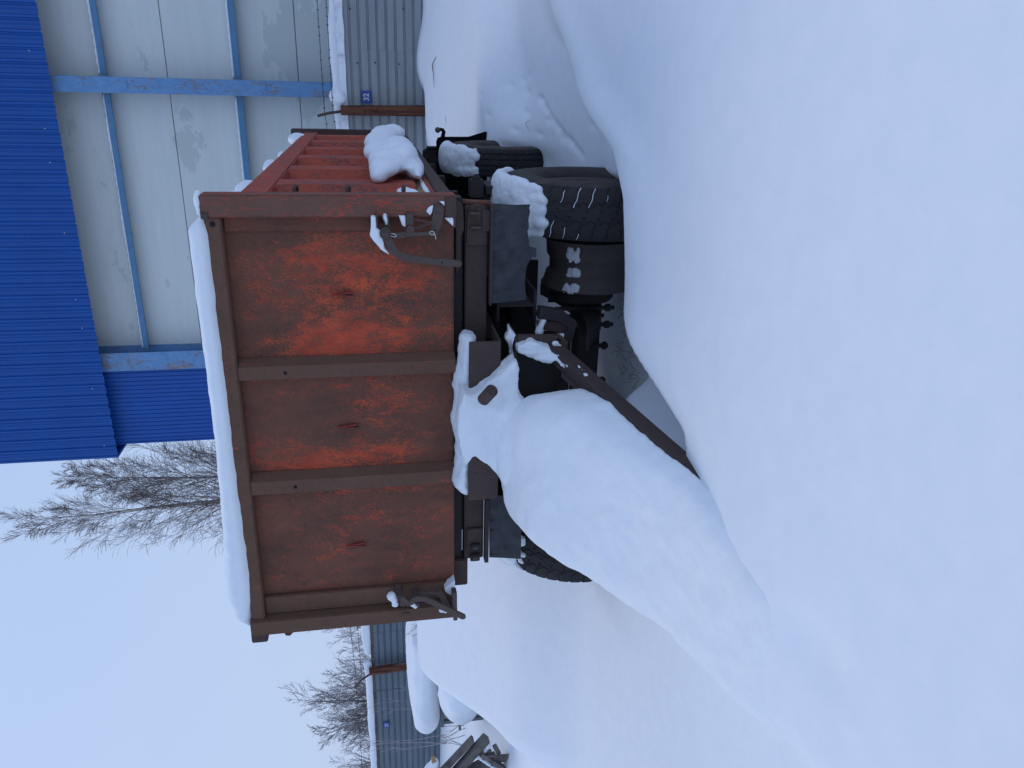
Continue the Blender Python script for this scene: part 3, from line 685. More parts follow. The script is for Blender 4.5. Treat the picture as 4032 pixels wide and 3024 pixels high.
box('corner_plate', (-.622, 3.786, 1.282), (-.525, 3.799, 1.335), STEEL, TR, .002)
box('corner_ledge', (-.672, 3.79, 1.284), (-.624, 3.89, 1.291), LATCH, TR)
bm = bmesh.new(); disc(bm, -2.812, 1.622, .026, 3.75, 3.86); disc(bm, -2.835, 1.600, .020, 3.735, 3.78)
LL = obj('latch', bm, LATCH, TR)
bm = bmesh.new(); strap(bm, [(-2.775, 1.610), (-2.80, 1.585), (-2.822, 1.567), (-2.812, 1.552), (-2.797, 1.540), (-2.790, 1.515), (-2.797, 1.475), (-2.822, 1.432), (-2.852, 1.392), (-2.90, 1.322), (-2.948, 1.252)], [.015]*3+[.017]*8, 3.705, 3.722); obj('handle', bm, LATCH, LL)
bm = bmesh.new(); strap(bm, [(-2.800, 1.395), (-2.836, 1.368), (-2.90, 1.34), (-2.945, 1.318)], .018, 3.775, 3.792); obj('cam_plate', bm, LATCH, LL)
bm = bmesh.new(); strap(bm, [(-2.79, 1.50), (-2.80, 1.44), (-2.805, 1.392)], .011, 3.76, 3.772); obj('link_bar', bm, LATCH, LL)
bm = bmesh.new(); tube(bm, [(-2.775, 3.725, 1.300), (-2.972, 3.725, 1.296)], .013, 12); rbox(bm, (-2.95, 3.73, 1.285), (-2.80, 3.80, 1.312)); obj('pivot_pin', bm, LATCH, LL)
bm = bmesh.new(); rbox(bm, (-2.86, 3.76, 1.50), (-2.82, 3.86, 1.54), .003); disc(bm, -2.868, 1.52, .018, 3.75, 3.80)
for i in range(4): link_ring(bm, (-2.868, 3.758, 1.50-.022*i), (0, 0, 1), (0, 1, 0) if i % 2 else (1, 0, 0), .014, .006, .0022)
obj('pin_block', bm, LATCH, LL)
bm = bmesh.new(); tube(bm, [(-2.955, 3.795, 1.565), (-2.94, 3.785, 1.60), (-2.965, 3.785, 1.60)], .004, 5); obj('wire_loop', bm, LATCH, LL)
# front crossbeam and its fittings
XB = box('crossbeam', (-2.74, 3.992, 1.094), (-.60, 4.10, 1.212), STEEL, TR, .006)
box('body_crossmember', (-2.92, 4.02, 1.222), (-.56, 4.14, 1.284), GREASE, TR, .004)
bm = bmesh.new(); prism(bm, [(-.607, 1.194), (-.592, 1.18), (-.585, 1.156), (-.590, 1.130), (-.616, 1.101), (-.797, 1.098), (-.797, 1.207), (-.63, 1.203)], 3.974, 3.991, .002); obj('end_plate', bm, STEEL, XB)
bm = bmesh.new(); disc(bm, -.612, 1.145, .011, 3.962, 3.975, 6); obj('bolt', bm, STEEL, XB)
box('bracket', (-.723, 3.962, 1.087), (-.614, 3.973, 1.127), STEEL, XB, .002)
for z, x in ((1.168, -.628), (1.16, -.70)):
    bm = bmesh.new(); rbox(bm, (x-.006, 3.945, z-.025), (x+.004, 3.974, z+.028)); obj('clip', bm, LATCH, XB)
box('angle_lip', (-1.112, 3.93, 1.078), (-.582, 3.99, 1.086), STEEL, XB)
bm = bmesh.new(); tube(bm, [(-.585, 4.06, 1.235), (-.59, 4.055, 1.16), (-.592, 4.05, 1.075)], .016, 8); obj('hinge_bar', bm, POSTP, XB, True)
bm = bmesh.new(); prism(bm, [(-.566, 1.262), (-.577, 1.239), (-.600, 1.225), (-.718, 1.222), (-.742, 1.235), (-.902, 1.238), (-.95, 1.262)], 3.97, 3.99); obj('hinge_plate', bm, STEEL, XB)
flapR = [(-.580, 1.081), (-.579, 1.049), (-.586, .96), (-.583, .882), (-.60, .886), (-.621, .882), (-.66, .889), (-.695, .885), (-.72, .892), (-.76, .884), (-.80, .881), (-.812, .842), (-.855, .838), (-.858, .861), (-.88, .878), (-.905, .890), (-.978, .897), (-1.034, .894), (-1.085, .882), (-1.09, .913), (-1.104, 1.077)]
bm = bmesh.new(); prism(bm, flapR, 3.940, 3.952); fR = obj('mud_flap', bm, FLAP, TR); fR['label'] = 'ragged-edged rubber mud flap before the bare rim'
for (x, z) in ((-.622, 1.055), (-.835, 1.055), (-1.04, 1.055), (-.64, .90)):
    bm = bmesh.new(); disc(bm, x, z, .010, 3.930, 3.941, 8); obj('bolt', bm, FLAP, fR)
flapL = [(-2.28, 1.068), (-2.706, 1.063), (-2.72, .96), (-2.736, .867), (-2.62, .868), (-2.50, .872), (-2.40, .88), (-2.28, .90)]
bm = bmesh.new(); prism(bm, flapL, 3.940, 3.952); fL = obj('mud_flap', bm, FLAP, TR)
for (x, z) in ((-2.45, 1.05), (-2.69, 1.05), (-2.52, 1.05)):
    bm = bmesh.new(); disc(bm, x, z, .010, 3.930, 3.941, 8); obj('bolt', bm, FLAP, fL)
box('angle_lip', (-2.735, 3.93, 1.070), (-2.30, 3.99, 1.0935), GREASE, XB)  # lip thickened and its steel darkened, standing in for a shaded gap
box('end_plate', (-2.665, 3.974, 1.097), (-2.515, 3.991, 1.198), STEEL, XB, .004)
for x in (-2.637, -2.712):
    bm = bmesh.new(); rbox(bm, (x-.022, 3.95, 1.120), (x+.022, 3.973, 1.178), .004); obj('lamp_socket', bm, GREASE, XB)
    bm = bmesh.new(); bmesh.ops.create_uvsphere(bm, u_segments=10, v_segments=6, radius=1, matrix=Matrix.Translation((x, 3.95, 1.149)) @ Matrix.Diagonal((.012, .008, .018, 1))); obj('lamp_stud', bm, LATCH, XB, True)
box('hinge_block', (-2.93, 3.99, 1.19), (-2.74, 4.10, 1.276), STEEL, XB, .006)
# box beam in front
bm = bmesh.new()
x0, x1, y0, y1, z0, z1, t_ = -2.160, -1.236, 3.700, 3.985, 1.060, 1.226, .008
rbox(bm, (x0, y0, z0), (x1, y0+t_, z1), .003); rbox(bm, (x0, y0+t_, z0), (x1, y1, z0+t_)); rbox(bm, (x0, y0+t_, z0+t_), (x0+t_, y1, z1))
obj('bumper_box', bm, STEEL, TR)
box('bumper_box_lid', (x0+.01, y0+t_+.001, z1-.012), (-1.42, y1, z1-.004), STEEL, TR)
# turntable front: bracket, plate, channels
BK = box('drawbar_bracket', (-2.30, 3.80, .955), (-1.245, 4.05, .970), STEEL, TR, .003)
bm = bmesh.new(); prism(bm, [(-1.242, .955), (-1.250, .720), (-1.285, .682), (-1.318, .680), (-1.330, .700), (-1.300, .78), (-1.295, .955)], 3.79, 3.83, .003); obj('hinge_cheek', bm, STEEL, BK)
bm = bmesh.new(); disc(bm, -1.272, .735, .012, 3.780, 3.791, 12); obj('pin_hole', bm, DARK, BK)
bm = bmesh.new(); prism(bm, [(-2.24, .955), (-2.25, .72), (-2.285, .682), (-2.318, .68), (-2.33, .70), (-2.30, .955)], 3.79, 3.83, .003); obj('hinge_cheek', bm, STEEL, BK)
box('front_plate', (-2.18, 3.84, .74), (-1.335, 3.856, .954), GREASE, BK, .002)
box('lower_plate', (-2.20, 4.10, .58), (-1.34, 4.13, .955), GREASE, BK, .002)
for xa in (-1.16, -2.42):
    bm = bmesh.new(); rbox(bm, (xa-.085, 4.08, 1.01), (xa+.085, 5.4, 1.022)); rbox(bm, (xa-.085, 4.08, .80), (xa+.085, 5.4, .812)); rbox(bm, (xa-.006, 4.08, .812), (xa+.006, 5.4, 1.01)); obj('subframe_channel', bm, GREASE, TR)
    bm = bmesh.new()
    ring = [(4.12, .80), (4.12, .64), (4.02, .60), (3.96, .64), (3.95, .76), (4.0, .81)]
    strap(bm, [(xa-.02, .80), (xa-.04, .68), (xa-.09, .61), (xa-.16, .63)], .03, 3.98, 4.06); obj('spring_shackle', bm, GREASE, TR)
for i, xa in enumerate((-1.28, -1.36)):
    bm = bmesh.new(); prism(bm, [(xa+.05, .81), (xa+.045, .66), (xa+.01, .61), (xa-.05, .62), (xa-.06, .70), (xa-.015, .70), (xa+.005, .80)], 4.0+.06*i, 4.03+.06*i, .003); obj('spring_hanger', bm, STEEL, TR)
bm = bmesh.new(); n = 40
for (r0, r1, z0, z1) in ((.40, .52, .83, .87), (.38, .50, .875, .95)):
    for j in range(n):
        a0, a1 = 2*math.pi*j/n, 2*math.pi*(j+1)/n
        q = lambda r, a, z: bm.verts.new((-1.79+r*math.cos(a), 4.75+r*math.sin(a), z))
        v = [q(r0, a0, z0), q(r1, a0, z0), q(r1, a1, z0), q(r0, a1, z0), q(r0, a0, z1), q(r1, a0, z1), q(r1, a1, z1), q(r0, a1, z1)]
        for f in ((3, 2, 1, 0), (4, 5, 6, 7), (1, 2, 6, 5), (0, 4, 7, 3)): bm.faces.new([v[i] for i in f])
obj('turntable_ring', bm, GREASE, TR)
for xr in (-1.32, -2.26): box('chassis_rail', (xr-.05, 4.15, 1.03), (xr+.05, 8.55, 1.22), GREASE, TR, .004)
for yy in (4.5, 5.3, 6.2, 7.1, 8.0): box('chassis_crossmember', (-2.85, yy, 1.10), (-.70, yy+.09, 1.22), GREASE, TR, .004)
bm = bmesh.new(); lathe_x(bm, [(-.5, .02), (-.5, .13), (-.47, .155), (.47, .155), (.5, .13), (.5, .02)], (-1.80, 5.62, .86), 28); obj('dark_fill_tank', bm, GREASE, TR, True)  # added tank, helps darken the bright gap under the subframe
box('dark_fill_plate', (-2.35, 4.35, .955), (-1.22, 5.25, 1.0), GREASE, TR, .004)  # plate added to fill the bright gap behind the bracket
box('dark_backing_plate', (-2.40, 5.42, .50), (-1.20, 5.45, 1.02), GREASE, TR, .004)  # added dark sheet, blocks the bright snow seen through the underside
# axles, springs, wheels
def axle(yc, zc, label_side):
    A = bmesh.new(); rbox(A, (-2.62, yc-.075, zc-.12), (-1.0, yc+.075, zc+.03), .01)
    ax = obj('axle', A, GREASE, TR)
    for xs_ in (-1.36, -2.24):
        for k in range(6):
            B = bmesh.new(); L = .62-.075*k; zz = zc-.0+.02*k*0
            pts = []
            for i in range(9):
                u = -1+2*i/8; pts.append((xs_, yc+u*L, zc+.02-.019*k+.10*u*u*(L/.62)**2))
            for (p, q) in zip(pts[:-1], pts[1:]): bar(B, p, q, .085, .017)
            obj('spring_leaf', B, GREASE, ax)
        for dx in (-.055, .055):
            for dy in (-.10, .10):
                B = bmesh.new(); tube(B, [(xs_+dx, yc+dy, zc-.19), (xs_+dx, yc+dy, zc+.19)], .014, 8); tube(B, [(xs_+dx, yc+dy, zc-.165), (xs_+dx, yc+dy, zc-.135)], .025, 6); obj('u_bolt', B, GREASE, ax)
    for xs_ in (-1.56, -1.80):
        B = bmesh.new(); tube(B, [(xs_, yc-.09, zc-.17), (xs_, yc-.09, zc-.06)], .016, 8); tube(B, [(xs_, yc-.09, zc-.16), (xs_, yc-.09, zc-.135)], .027, 6); obj('bolt', B, GREASE, ax)
    for sx_ in (-1.16, -2.44):
        B = bmesh.new(); lathe_x(B, [(-.10, .02), (-.10, .185), (-.08, .20), (.08, .20), (.10, .185), (.10, .02)], (sx_+.0, yc, zc), 28); obj('brake_drum', B, GREASE, ax, True)
    return ax
def tread_tyre(c, wd, Rr, pattern='zig', n=252):
    bm = bmesh.new(); h = wd/2; m = 30
    rings = []
    for i in range(m+1):
        u = -1+2*i/m; row = []
        for j in range(n):
            th = 2*math.pi*j/n; r = Rr-.014*u*u-.012*abs(u)**8
            g = 0
            if pattern == 'zig':
                ph = th*42/(2*math.pi)+.55*math.copysign(1, u)*abs(u)**.8+.04*math.sin(u*14); fr = ph-math.floor(ph)
                if fr < .16 and abs(u) > .10: g = .009
                if abs(abs(u)-.33-.06*math.sin(th*42)) < .035: g = .007
            else:
                for uc in (-.62, -.22, .22, .62):
                    if abs(u-uc-.03*math.sin(th*50)) < .04: g = .010
                ph = th*60/(2*math.pi); fr = ph-math.floor(ph)
                if fr < .14 and abs(u) > .68: g = .007
            g += .002*N((u*9, math.cos(th)*9, math.sin(th)*9))
            row.append(bm.verts.new((c[0]+u*h*.93, c[1]-(r-g)*math.cos(th), c[2]+(r-g)*math.sin(th))))
        rings.append(row)
    def ring(x, r): return [bm.verts.new((c[0]+x, c[1]-r*math.cos(2*math.pi*j/n), c[2]+r*math.sin(2*math.pi*j/n))) for j in range(n)]
    wallR = [ring(h*.97, Rr-.045), ring(h*1.0, Rr-.075), ring(h*1.03, Rr-.12), ring(h*1.03, Rr-.16), ring(h*.98, Rr-.20), ring(h*.86, Rr-.245), ring(h*.70, Rr-.262)]
    wallL = [ring(-h*.97, Rr-.045), ring(-h*1.0, Rr-.075), ring(-h*1.03, Rr-.12), ring(-h*1.03, Rr-.16), ring(-h*.98, Rr-.20), ring(-h*.86, Rr-.245), ring(-h*.70, Rr-.262)]
    seq = wallL[::-1]+rings+wallR
    for a, (A, B) in enumerate(zip(seq[:-1], seq[1:])):
        tw = a < 7 or a >= 7+m
        for j in range(n):
            f = bm.faces.new((A[j], A[(j+1) % n], B[(j+1) % n], B[j])); f.material_index = 1 if tw else 0; f.smooth = tw
    A, B = seq[-1], seq[0]
    for j in range(n): bm.faces.new((A[j], A[(j+1) % n], B[(j+1) % n], B[j]))
    return bm
def rim_profile(h, r, dish):
    return [(-h, r+.018), (-h+.012, r+.02), (-h+.02, r-.004), (-h*.55, r-.022), (-h*.45, r-.06), (h*.05, r-.062), (h*.2, r-.03), (h-.05, r-.006), (h-.02, r), (h-.012, r+.022), (h, r+.018), (h-.004, r-.03), (h*.3, r-.075), (-h+.03, r-.075), (-h-.002, r-.02)]
def wheel(name, c, wd, Rr, pattern, side):
    bm = bmesh.new(); lathe_x(bm, rim_profile(wd*.36, Rr-.262, 0), c, 48); W = obj('wheel', bm, BARE, TR, True)
    obj('tyre', tread_tyre(c, wd, Rr, pattern), [RUBBER, TWALL], W)
    bm = bmesh.new(); lathe_x(bm, [(-.03*side, .03), (-.03*side, Rr-.30), (-.015*side, Rr-.30), (-.005*side, .16), (.05*side, .13), (.06*side, .03)], (c[0]-.03*side, c[1], c[2]), 32); obj('wheel_disc', bm, GREASE, W, True)
    return W
FY, FZ = 4.60, .375
axle(FY, FZ+.02, 'f'); axle(7.30, .47, 'r')
wheel('tyre', (-.66, FY, FZ), .31, .55, 'zig', 1)
wheel('tyre', (-2.91, FY, FZ), .31, .55, 'zig', -1)
wheel('tyre', (-.655, 7.30, .47), .25, .52, 'rib', 1)
wheel('tyre', (-2.92, 7.30, .47), .25, .52, 'rib', -1)
bm = bmesh.new(); r = .274
lathe_x(bm, [(.155, r+.006), (.148, r+.012), (.138, r+.006), (.130, r-.006), (.05, r-.012), (.038, r-.016), (.022, r-.030), (-.038, r-.032), (-.052, r-.028), (-.066, r-.012), (-.085, r-.008), (-.13, r+.006), (-.142, r+.018), (-.150, r+.014), (-.148, r-.03), (-.03, r-.085), (.12, r-.06), (.15, r-.03)], (-1.022, FY, FZ-.012), 64)
br_ = obj('bare_rim', bm, BARE, TR, True); br_['label'] = 'bare steel rim with no tyre, inside the front wheel'
bm = bmesh.new(); lathe_x(bm, [(0, r+.01), (.012, r+.016), (.022, r+.008), (.02, r-.03), (.0, r-.03)], (-.875, FY, FZ-.01), 64); obj('lock_ring', bm, FLAPK, br_, True)
# rear fittings
box('rear_crossbeam', (-2.8, 8.05, 1.02), (-.66, 8.17, 1.14), GREASE, TR, .006)
bm = bmesh.new(); prism(bm, [(-.64, 1.13), (-.628, 1.06), (-.645, .985), (-.93, .985), (-.95, 1.0), (-.95, 1.14)], 8.03, 8.049); obj('end_plate', bm, GREASE, TR)
bm = bmesh.new(); tube(bm, [(-.625, 8.02, 1.11), (-.625, 8.02, .955)], .014, 8); tube(bm, [(-.72, 8.02, .99), (-.72, 8.02, .95)], .014, 8); obj('hinge_bar', bm, GREASE, TR)
fp = [(-.525, 1.005), (-.515, .93), (-.512, .70), (-.46, .53), (-.475, .50), (-.54, .52), (-1.25, .50), (-1.25, 1.015), (-.56, 1.02)]
bm = bmesh.new(); prism(bm, fp, 7.93, 7.945); mf = obj('mud_flap', bm, FLAPK, TR); mf['label'] = 'black rubber flap behind the rear wheel'
bm = bmesh.new(); tube(bm, [(-.54, 7.93, .96), (-.50, 7.93, .952), (-.47, 7.93, .945), (-.452, 7.93, .955), (-.446, 7.93, .985)], [.022, .02, .019, .018, .016], 10); tube(bm, [(-.532, 7.93, .957), (-.522, 7.93, .955)], .032, 10)
la = obj('marker_lamp_arm', bm, FLAPK, TR, True)
bm = bmesh.new(); bmesh.ops.create_uvsphere(bm, u_segments=16, v_segments=10, radius=.028, matrix=Matrix.Translation((-.452, 7.92, 1.005))); obj('lamp_lens', bm, LATCH, la, True)
bm = bmesh.new(); tube(bm, [(-.60, 7.9, .98), (-.66, 7.6, 1.02), (-.75, 7.3, 1.10), (-.80, 7.0, 1.13)], .010, 6); obj('cable', bm, FLAPK, TR, True)
bm = bmesh.new(); rbox(bm, (-.535, 4.59, 1.05), (-.515, 4.62, 1.10), .002); rbox(bm, (-.64, 4.58, 1.03), (-.535, 4.68, 1.11), .004); rbox(bm, (-.62, 4.56, .96), (-.57, 4.85, 1.02), .004); obj('prop_bracket', bm, GREASE, TR)
box('stub_beam', (-1.2, 4.60, .98), (-.62, 4.70, 1.03), GREASE, TR, .004)
# drawbar beams, running down into the snow
for s in (1, -1):
    c = lambda x: -1.79+s*(x+1.79)
    bm = bmesh.new(); p = [Vector((c(-1.335), 3.80, .755)), Vector((c(-1.47), 2.90, .482)), Vector((c(-1.68), 1.55, .075))]
    bar(bm, p[0], p[2], .085, .085, b=.008); B_ = obj('drawbar_beam', bm, BEAMP, TR)
    if s == 1:
        bm = bmesh.new()
        for i in range(14):
            k = i/14; q = p[0].lerp(p[2], .08+k*.46); q2 = p[0].lerp(p[2], .08+(k+1/14)*.46); o_ = Vector((-.040+.006*N((i*.9, 1, 1)), 0, .046+.004*N((i*.7, 2, 2))))
            bar(bm, q+o_, q2+o_, .028, .016)
        obj('weld_strip', bm, BEAMP, B_)
bm = bmesh.new(); tube(bm, [(-1.50, 3.56, 1.17), (-1.425, 3.50, 1.135)], .032, 16); tube(bm, [(-1.426, 3.501, 1.1355), (-1.4225, 3.498, 1.134)], .026, 16); obj('pipe_stub', bm, STEEL, TR)

# ------------------------------------------------------------------ snow lying on the trailer
def mass(bm):
    ys = [3.78, 3.70, 3.55, 3.4, 3.2, 3.0, 2.8, 2.6, 2.4, 2.2, 2.0, 1.8, 1.6]
    zt = [1.00, 1.045, 1.06, 1.00, .86, .725, .61, .535, .492, .462, .43, .375, .30]
    xl = [-2.16, -2.26, -2.34, -2.37, -2.39, -2.38, -2.36, -2.33, -2.30, -2.26, -2.20, -2.12, -2.02]
    xr = [-1.60, -1.54, -1.46, -1.395, -1.385, -1.415, -1.45, -1.47, -1.48, -1.50, -1.52, -1.56, -1.62]
    zr = [.80, .78, .735, .69, .63, .57, .51, .45, .39, .33, .28, .25, .22]
    rows = []; n = 22
    for y, z, a, b, q in zip(ys, zt, xl, xr, zr):
        top, bot = [], []
        for i in range(n+1):
            t = i/n; s_ = -1+2*t; x = a+(b-a)*t
            zb = .12+(q-.12)*t**3
            e = (1-abs(s_)**6)**.5 if abs(s_) < 1 else 0
            lo = .22*(1-t)+min(q, z-.03)*t
            top.append(bm.verts.new((x, y, lo+(z-lo)*e+.001))); bot.append(bm.verts.new((x, y, min(zb, lo)-.001)))
        rows.append((top, bot))
    for (T, B), (T2, B2) in zip(rows[:-1], rows[1:]):
        for i in range(n):
            bm.faces.new((T[i], T[i+1], T2[i+1], T2[i])); bm.faces.new((B[i+1], B[i], B2[i], B2[i+1]))
        bm.faces.new((T[0], T2[0], B2[0], B[0])); bm.faces.new((T[n], B[n], B2[n], T2[n]))
    T, B = rows[0]
    for i in range(n): bm.faces.new((T[i+1], T[i], B[i], B[i+1]))
    T, B = rows[-1]
    for i in range(n): bm.faces.new((T[i], T[i+1], B[i+1], B[i]))
    bmesh.ops.recalc_face_normals(bm, faces=bm.faces)
blob('snow_mound', [mass], SNOWM, 'huge rounded snow mound heaped over the trailer drawbar', .016, 8, .016, 3.0)
def fan(bm):
    pg = [(-1.30, .985), (-1.36, 1.055), (-1.50, 1.215), (-1.47, 1.262), (-1.58, 1.290), (-1.70, 1.296), (-1.83, 1.275), (-1.90, 1.25), (-1.83, 1.21), (-1.97, 1.06), (-2.10, .97)]
    prism(bm, pg, 3.60, 3.74)
blob('snow_heap', [fan] + chain_shapes([((-1.26, 3.84, 1.215), (.04, .09, .045)), ((-1.5, 3.84, 1.235), (.05, .11, .05)), ((-1.75, 3.84, 1.245), (.05, .11, .055)), ((-1.95, 3.83, 1.235), (.05, .10, .04)), ((-2.07, 3.82, 1.245), (.06, .11, .055)), ((-2.13, 3.80, 1.225), (.03, .08, .03))], 3)
     + [((-1.80, 3.58, .98), (.30, .12, .12)), ((-1.60, 3.62, 1.02), (.12, .1, .09))], SNOWR, 'snow heap spilling over the long steel box below the front board', .012, 7, .012, 9)
# ridge on the top rail
blob('snow_ridge', chain_shapes([((-.635, 3.862, 2.470), (.03, .05, .018)), ((-.70, 3.868, 2.492), (.05, .085, .055)), ((-1.1, 3.87, 2.495), (.05, .09, .055)), ((-1.6, 3.87, 2.492), (.05, .09, .055)), ((-2.1, 3.87, 2.498), (.05, .09, .062)), ((-2.5, 3.88, 2.503), (.05, .10, .075)), ((-2.75, 3.90, 2.515), (.06, .12, .09)), ((-2.90, 3.93, 2.51), (.06, .12, .075)), ((-2.98, 3.92, 2.485), (.04, .07, .03))], 7, .05),
     SNOW, 'long rounded ridge of snow lying on the top rail of the front board', .016, 10, .004, 3)
for i, (y, r, lab) in enumerate(((4.02, (.05, .10, .055), 'snow lump on the side board rail at the front corner post'), (4.45, (.045, .20, .06), 'long snow lump on the side board rail past the front corner'), (5.6, (.045, .22, .05), 'flat snow lump midway along the side board top rail'), (6.35, (.04, .10, .035), 'tiny snow lump on the side board top rail'), (8.2, (.06, .28, .10), 'snow lump on the side board rail near the rear post'))):
    blob('snow_lump', [((-.575, y, 2.325+r[2]*.35), r), ((-.585, y+r[1]*.7, 2.325+r[2]*.2), (r[0]*.8, r[1]*.6, r[2]*.6)), ((-.565, y-r[1]*.6, 2.325+r[2]*.3), (r[0]*.7, r[1]*.5, r[2]*.8))], SNOW, lab, .012, 4, .006, 9)
blob('snow_lump', [((-.545, 3.845, 2.478), (.05, .05, .022)), ((-.59, 3.85, 2.476), (.03, .05, .018))], SNOW, 'small snow cap on top of the front corner post', .008, 3, .003, 9)
# big lumps clinging to the side ledge
blob('snow_clump', [((-.46, 4.95, 1.555), (.085, .40, .145)), ((-.43, 5.15, 1.50), (.095, .36, .115)), ((-.47, 4.62, 1.60), (.06, .22, .10)), ((-.50, 4.48, 1.64), (.045, .10, .045)), ((-.46, 5.45, 1.60), (.08, .35, .13)), ((-.42, 4.9, 1.47), (.07, .20, .07)), ((-.50, 4.9, 1.42), (.06, .5, .06))], SNOW, 'big overhanging clump of snow stuck low on the ribbed side board', .014, 22, .012, 5)
blob('snow_clump', [((-.47, 6.45, 1.60), (.085, .50, .13)), ((-.44, 6.7, 1.55), (.085, .50, .12)), ((-.43, 7.0, 1.47), (.07, .38, .11)), ((-.50, 6.2, 1.48), (.06, .5, .10)), ((-.46, 7.3, 1.52), (.06, .3, .10))], SNOW, 'farther overhanging clump of snow on the ribbed side board', .016, 22, .012, 5)
def wedge(bm): prism(bm, [(3.945, 1.50), (4.15, 1.50), (4.16, 1.56), (3.945, 1.69)], -.62, -.55, 0, 'X')
blob('snow_wedge', [wedge, ((-.585, 4.25, 1.47), (.04, .10, .05)), ((-.575, 4.33, 1.50), (.03, .06, .05))], SNOW, 'wedge of snow caught in the corner of the side board ledge', .010, 2, .003, 14)
blob('snow_strip', chain_shapes([((-.552, 4.12, 1.392), (.012, .06, .014)), ((-.555, 4.45, 1.393), (.013, .06, .015)), ((-.556, 4.75, 1.392), (.012, .05, .012))], 2, .2), SNOW, 'narrow strip of snow along the side board ledge', .007, 2)
# snow on tyres
def tyre_snow(cx, cy, cz, wd, Rr, th0, th1, label, seed, thick=.05, rag=.35, umin=-1, umax=1, flaps=26):
    rnd = random.Random(seed); sh = []
    for i in range(flaps*12):
        u = rnd.uniform(umin, umax); k = rnd.random()
        edge = th0+rag*abs(N((u*2.2, seed, 0)))+rag*.35*abs(N((u*6, seed, 4)))+rnd.uniform(-.05, .05)
        th = edge+(th1-edge)*k
        rr_ = thick*(.35+.65*min(1, (th-edge)/.28))*(1.0-.25*abs(u)**4)
        rad_ = Rr-.010*u*u-.004+rr_*.25
        sh.append(((cx+u*(wd/2-.02), cy-rad_*math.cos(th), cz+rad_*math.sin(th)), (max(rr_*.9, .012),)*3))
    return blob('snow_crust', sh, SNOWR, label, .008, 24, .005, 10)
tyre_snow(-.66, FY, FZ, .31, .55, .66, 2.2, 'crusty snow cap over the front tyre beside the bare rim', 3, .062, .42, -.98, 1.0, 34)
tyre_snow(-2.91, FY, FZ, .31, .55, .85, 2.2, 'crusty snow cap over the front tyre behind the drawbar mound', 6, .06, .3)
tyre_snow(-.655, 7.30, .47, .25, .52, .55, 2.0, 'ragged snow cap over the rear tyre below the side board', 8, .06, .3)
# snow packed in tread grooves
bm = bmesh.new(); rnd = random.Random(4)
for (q, sg, k0, k1, wd_) in ((2, 1, 0, 6, .0042), (3, 1, 0, 7, .005), (4, 1, 1, 5, .004), (3, -1, 0, 4, .004), (4, -1, 0, 6, .0045), (5, -1, 0, 5, .0045), (6, -1, 0, 4, .004), (2, -1, 0, 2, .004), (1, 1, 2, 4, .003)):
    pts = []
    for k in range(k0, k1+1):
        u = sg*(.97-.80*k/7); ph = .55*math.copysign(1, u)*abs(u)**.8+.04*math.sin(u*14)
        th = (q-ph+.10)*2*math.pi/42; r_ = .55-.014*u*u-.012*abs(u)**8-.003
        pts.append((-.66+u*.144, FY-r_*math.cos(th), FZ+r_*math.sin(th)))
    tube(bm, pts, [wd_*(.35+.5*abs(N((q*3.1, k*1.7, sg)))) for k in range(len(pts))], 4)
tag(obj('snow_trace', bm, SNOW), 'thin streaks of snow in the tread of the front tyre', 'snow')
for i, (x, lab) in enumerate(((-.945, 'snow patch on the outer flange of the bare rim'), (-1.055, 'snow patch in the middle well of the bare rim'), (-1.145, 'snow patch on the inner flange of the bare rim'))):
    rd = [.262, .244, .272][i]; sh = []
    for k in range(44):
        th = .44+.36*random.Random(i*50+k).betavariate(2, 2); xx = x+(-.035+.07*random.Random(i*70+k).random())*(1 if i == 0 else .55)
        rp2 = rd+(.008 if i != 1 else .006*abs(xx-x)/.03)
        sh.append(((xx, FY-rp2*math.cos(th), FZ-.012+rp2*math.sin(th)), (.013+.008*random.Random(k).random(), .012, .012)))
    blob('snow_patch', sh, SNOW, lab, .005, 5, .006, 26)
# snow on latches and brackets
def xz(bm, pts, y0, y1): prism(bm, pts, y0, y1)
blob('snow_bit', [lambda bm: xz(bm, [(-.610, 1.668), (-.668, 1.670), (-.700, 1.648), (-.715, 1.640), (-.765, 1.632), (-.800, 1.604), (-.770, 1.650), (-.720, 1.690), (-.700, 1.702), (-.668, 1.695), (-.610, 1.693)], 3.748, 3.80), ((-.70, 3.765, 1.665), (.03, .03, .02))], SNOW, 'curl of snow on the hub and handle of the latch nearest the side board', .006, 2, .002, 20)
blob('snow_bit', [((-.635, 3.80, 1.619), (.032, .04, .010)), ((-.62, 3.80, 1.624), (.02, .04, .014))], SNOW, 'sliver of snow on the lower support bar of the latch', .006, 2)
blob('snow_bit', [lambda bm: xz(bm, [(-.612, 1.527), (-.612, 1.560), (-.66, 1.545), (-.668, 1.527)], 3.775, 3.84)], SNOW, 'snow wedge on the chained pin block', .006, 2)
blob('snow_bit', [lambda bm: xz(bm, [(-.560, 1.392), (-.595, 1.398), (-.612, 1.408), (-.592, 1.428), (-.572, 1.415)], 3.778, 3.80)], SNOW, 'pointed bit of snow atop the latch cam plate', .005, 2)
blob('snow_bit', [lambda bm: xz(bm, [(-.545, 1.336), (-.572, 1.336), (-.557, 1.350), (-.545, 1.365)], 3.785, 3.80)], SNOW, 'snow triangle between cam plate and corner plate', .005, 1)
blob('snow_bit', [lambda bm: prism(bm, [(-.624, 1.292), (-.670, 1.292), (-.624, 1.340)], 3.792, 3.885)], SNOW, 'snow triangle on the small corner ledge below the latch chain', .006, 1)
blob('snow_bit', [((-2.79, 3.755, 1.665), (.028, .03, .028)), ((-2.815, 3.75, 1.650), (.03, .025, .020)), ((-2.845, 3.75, 1.645), (.016, .02, .022))], SNOW, 'snow lump on the latch hub at the drawbar-mound end of the board', .006, 3, .004, 20)
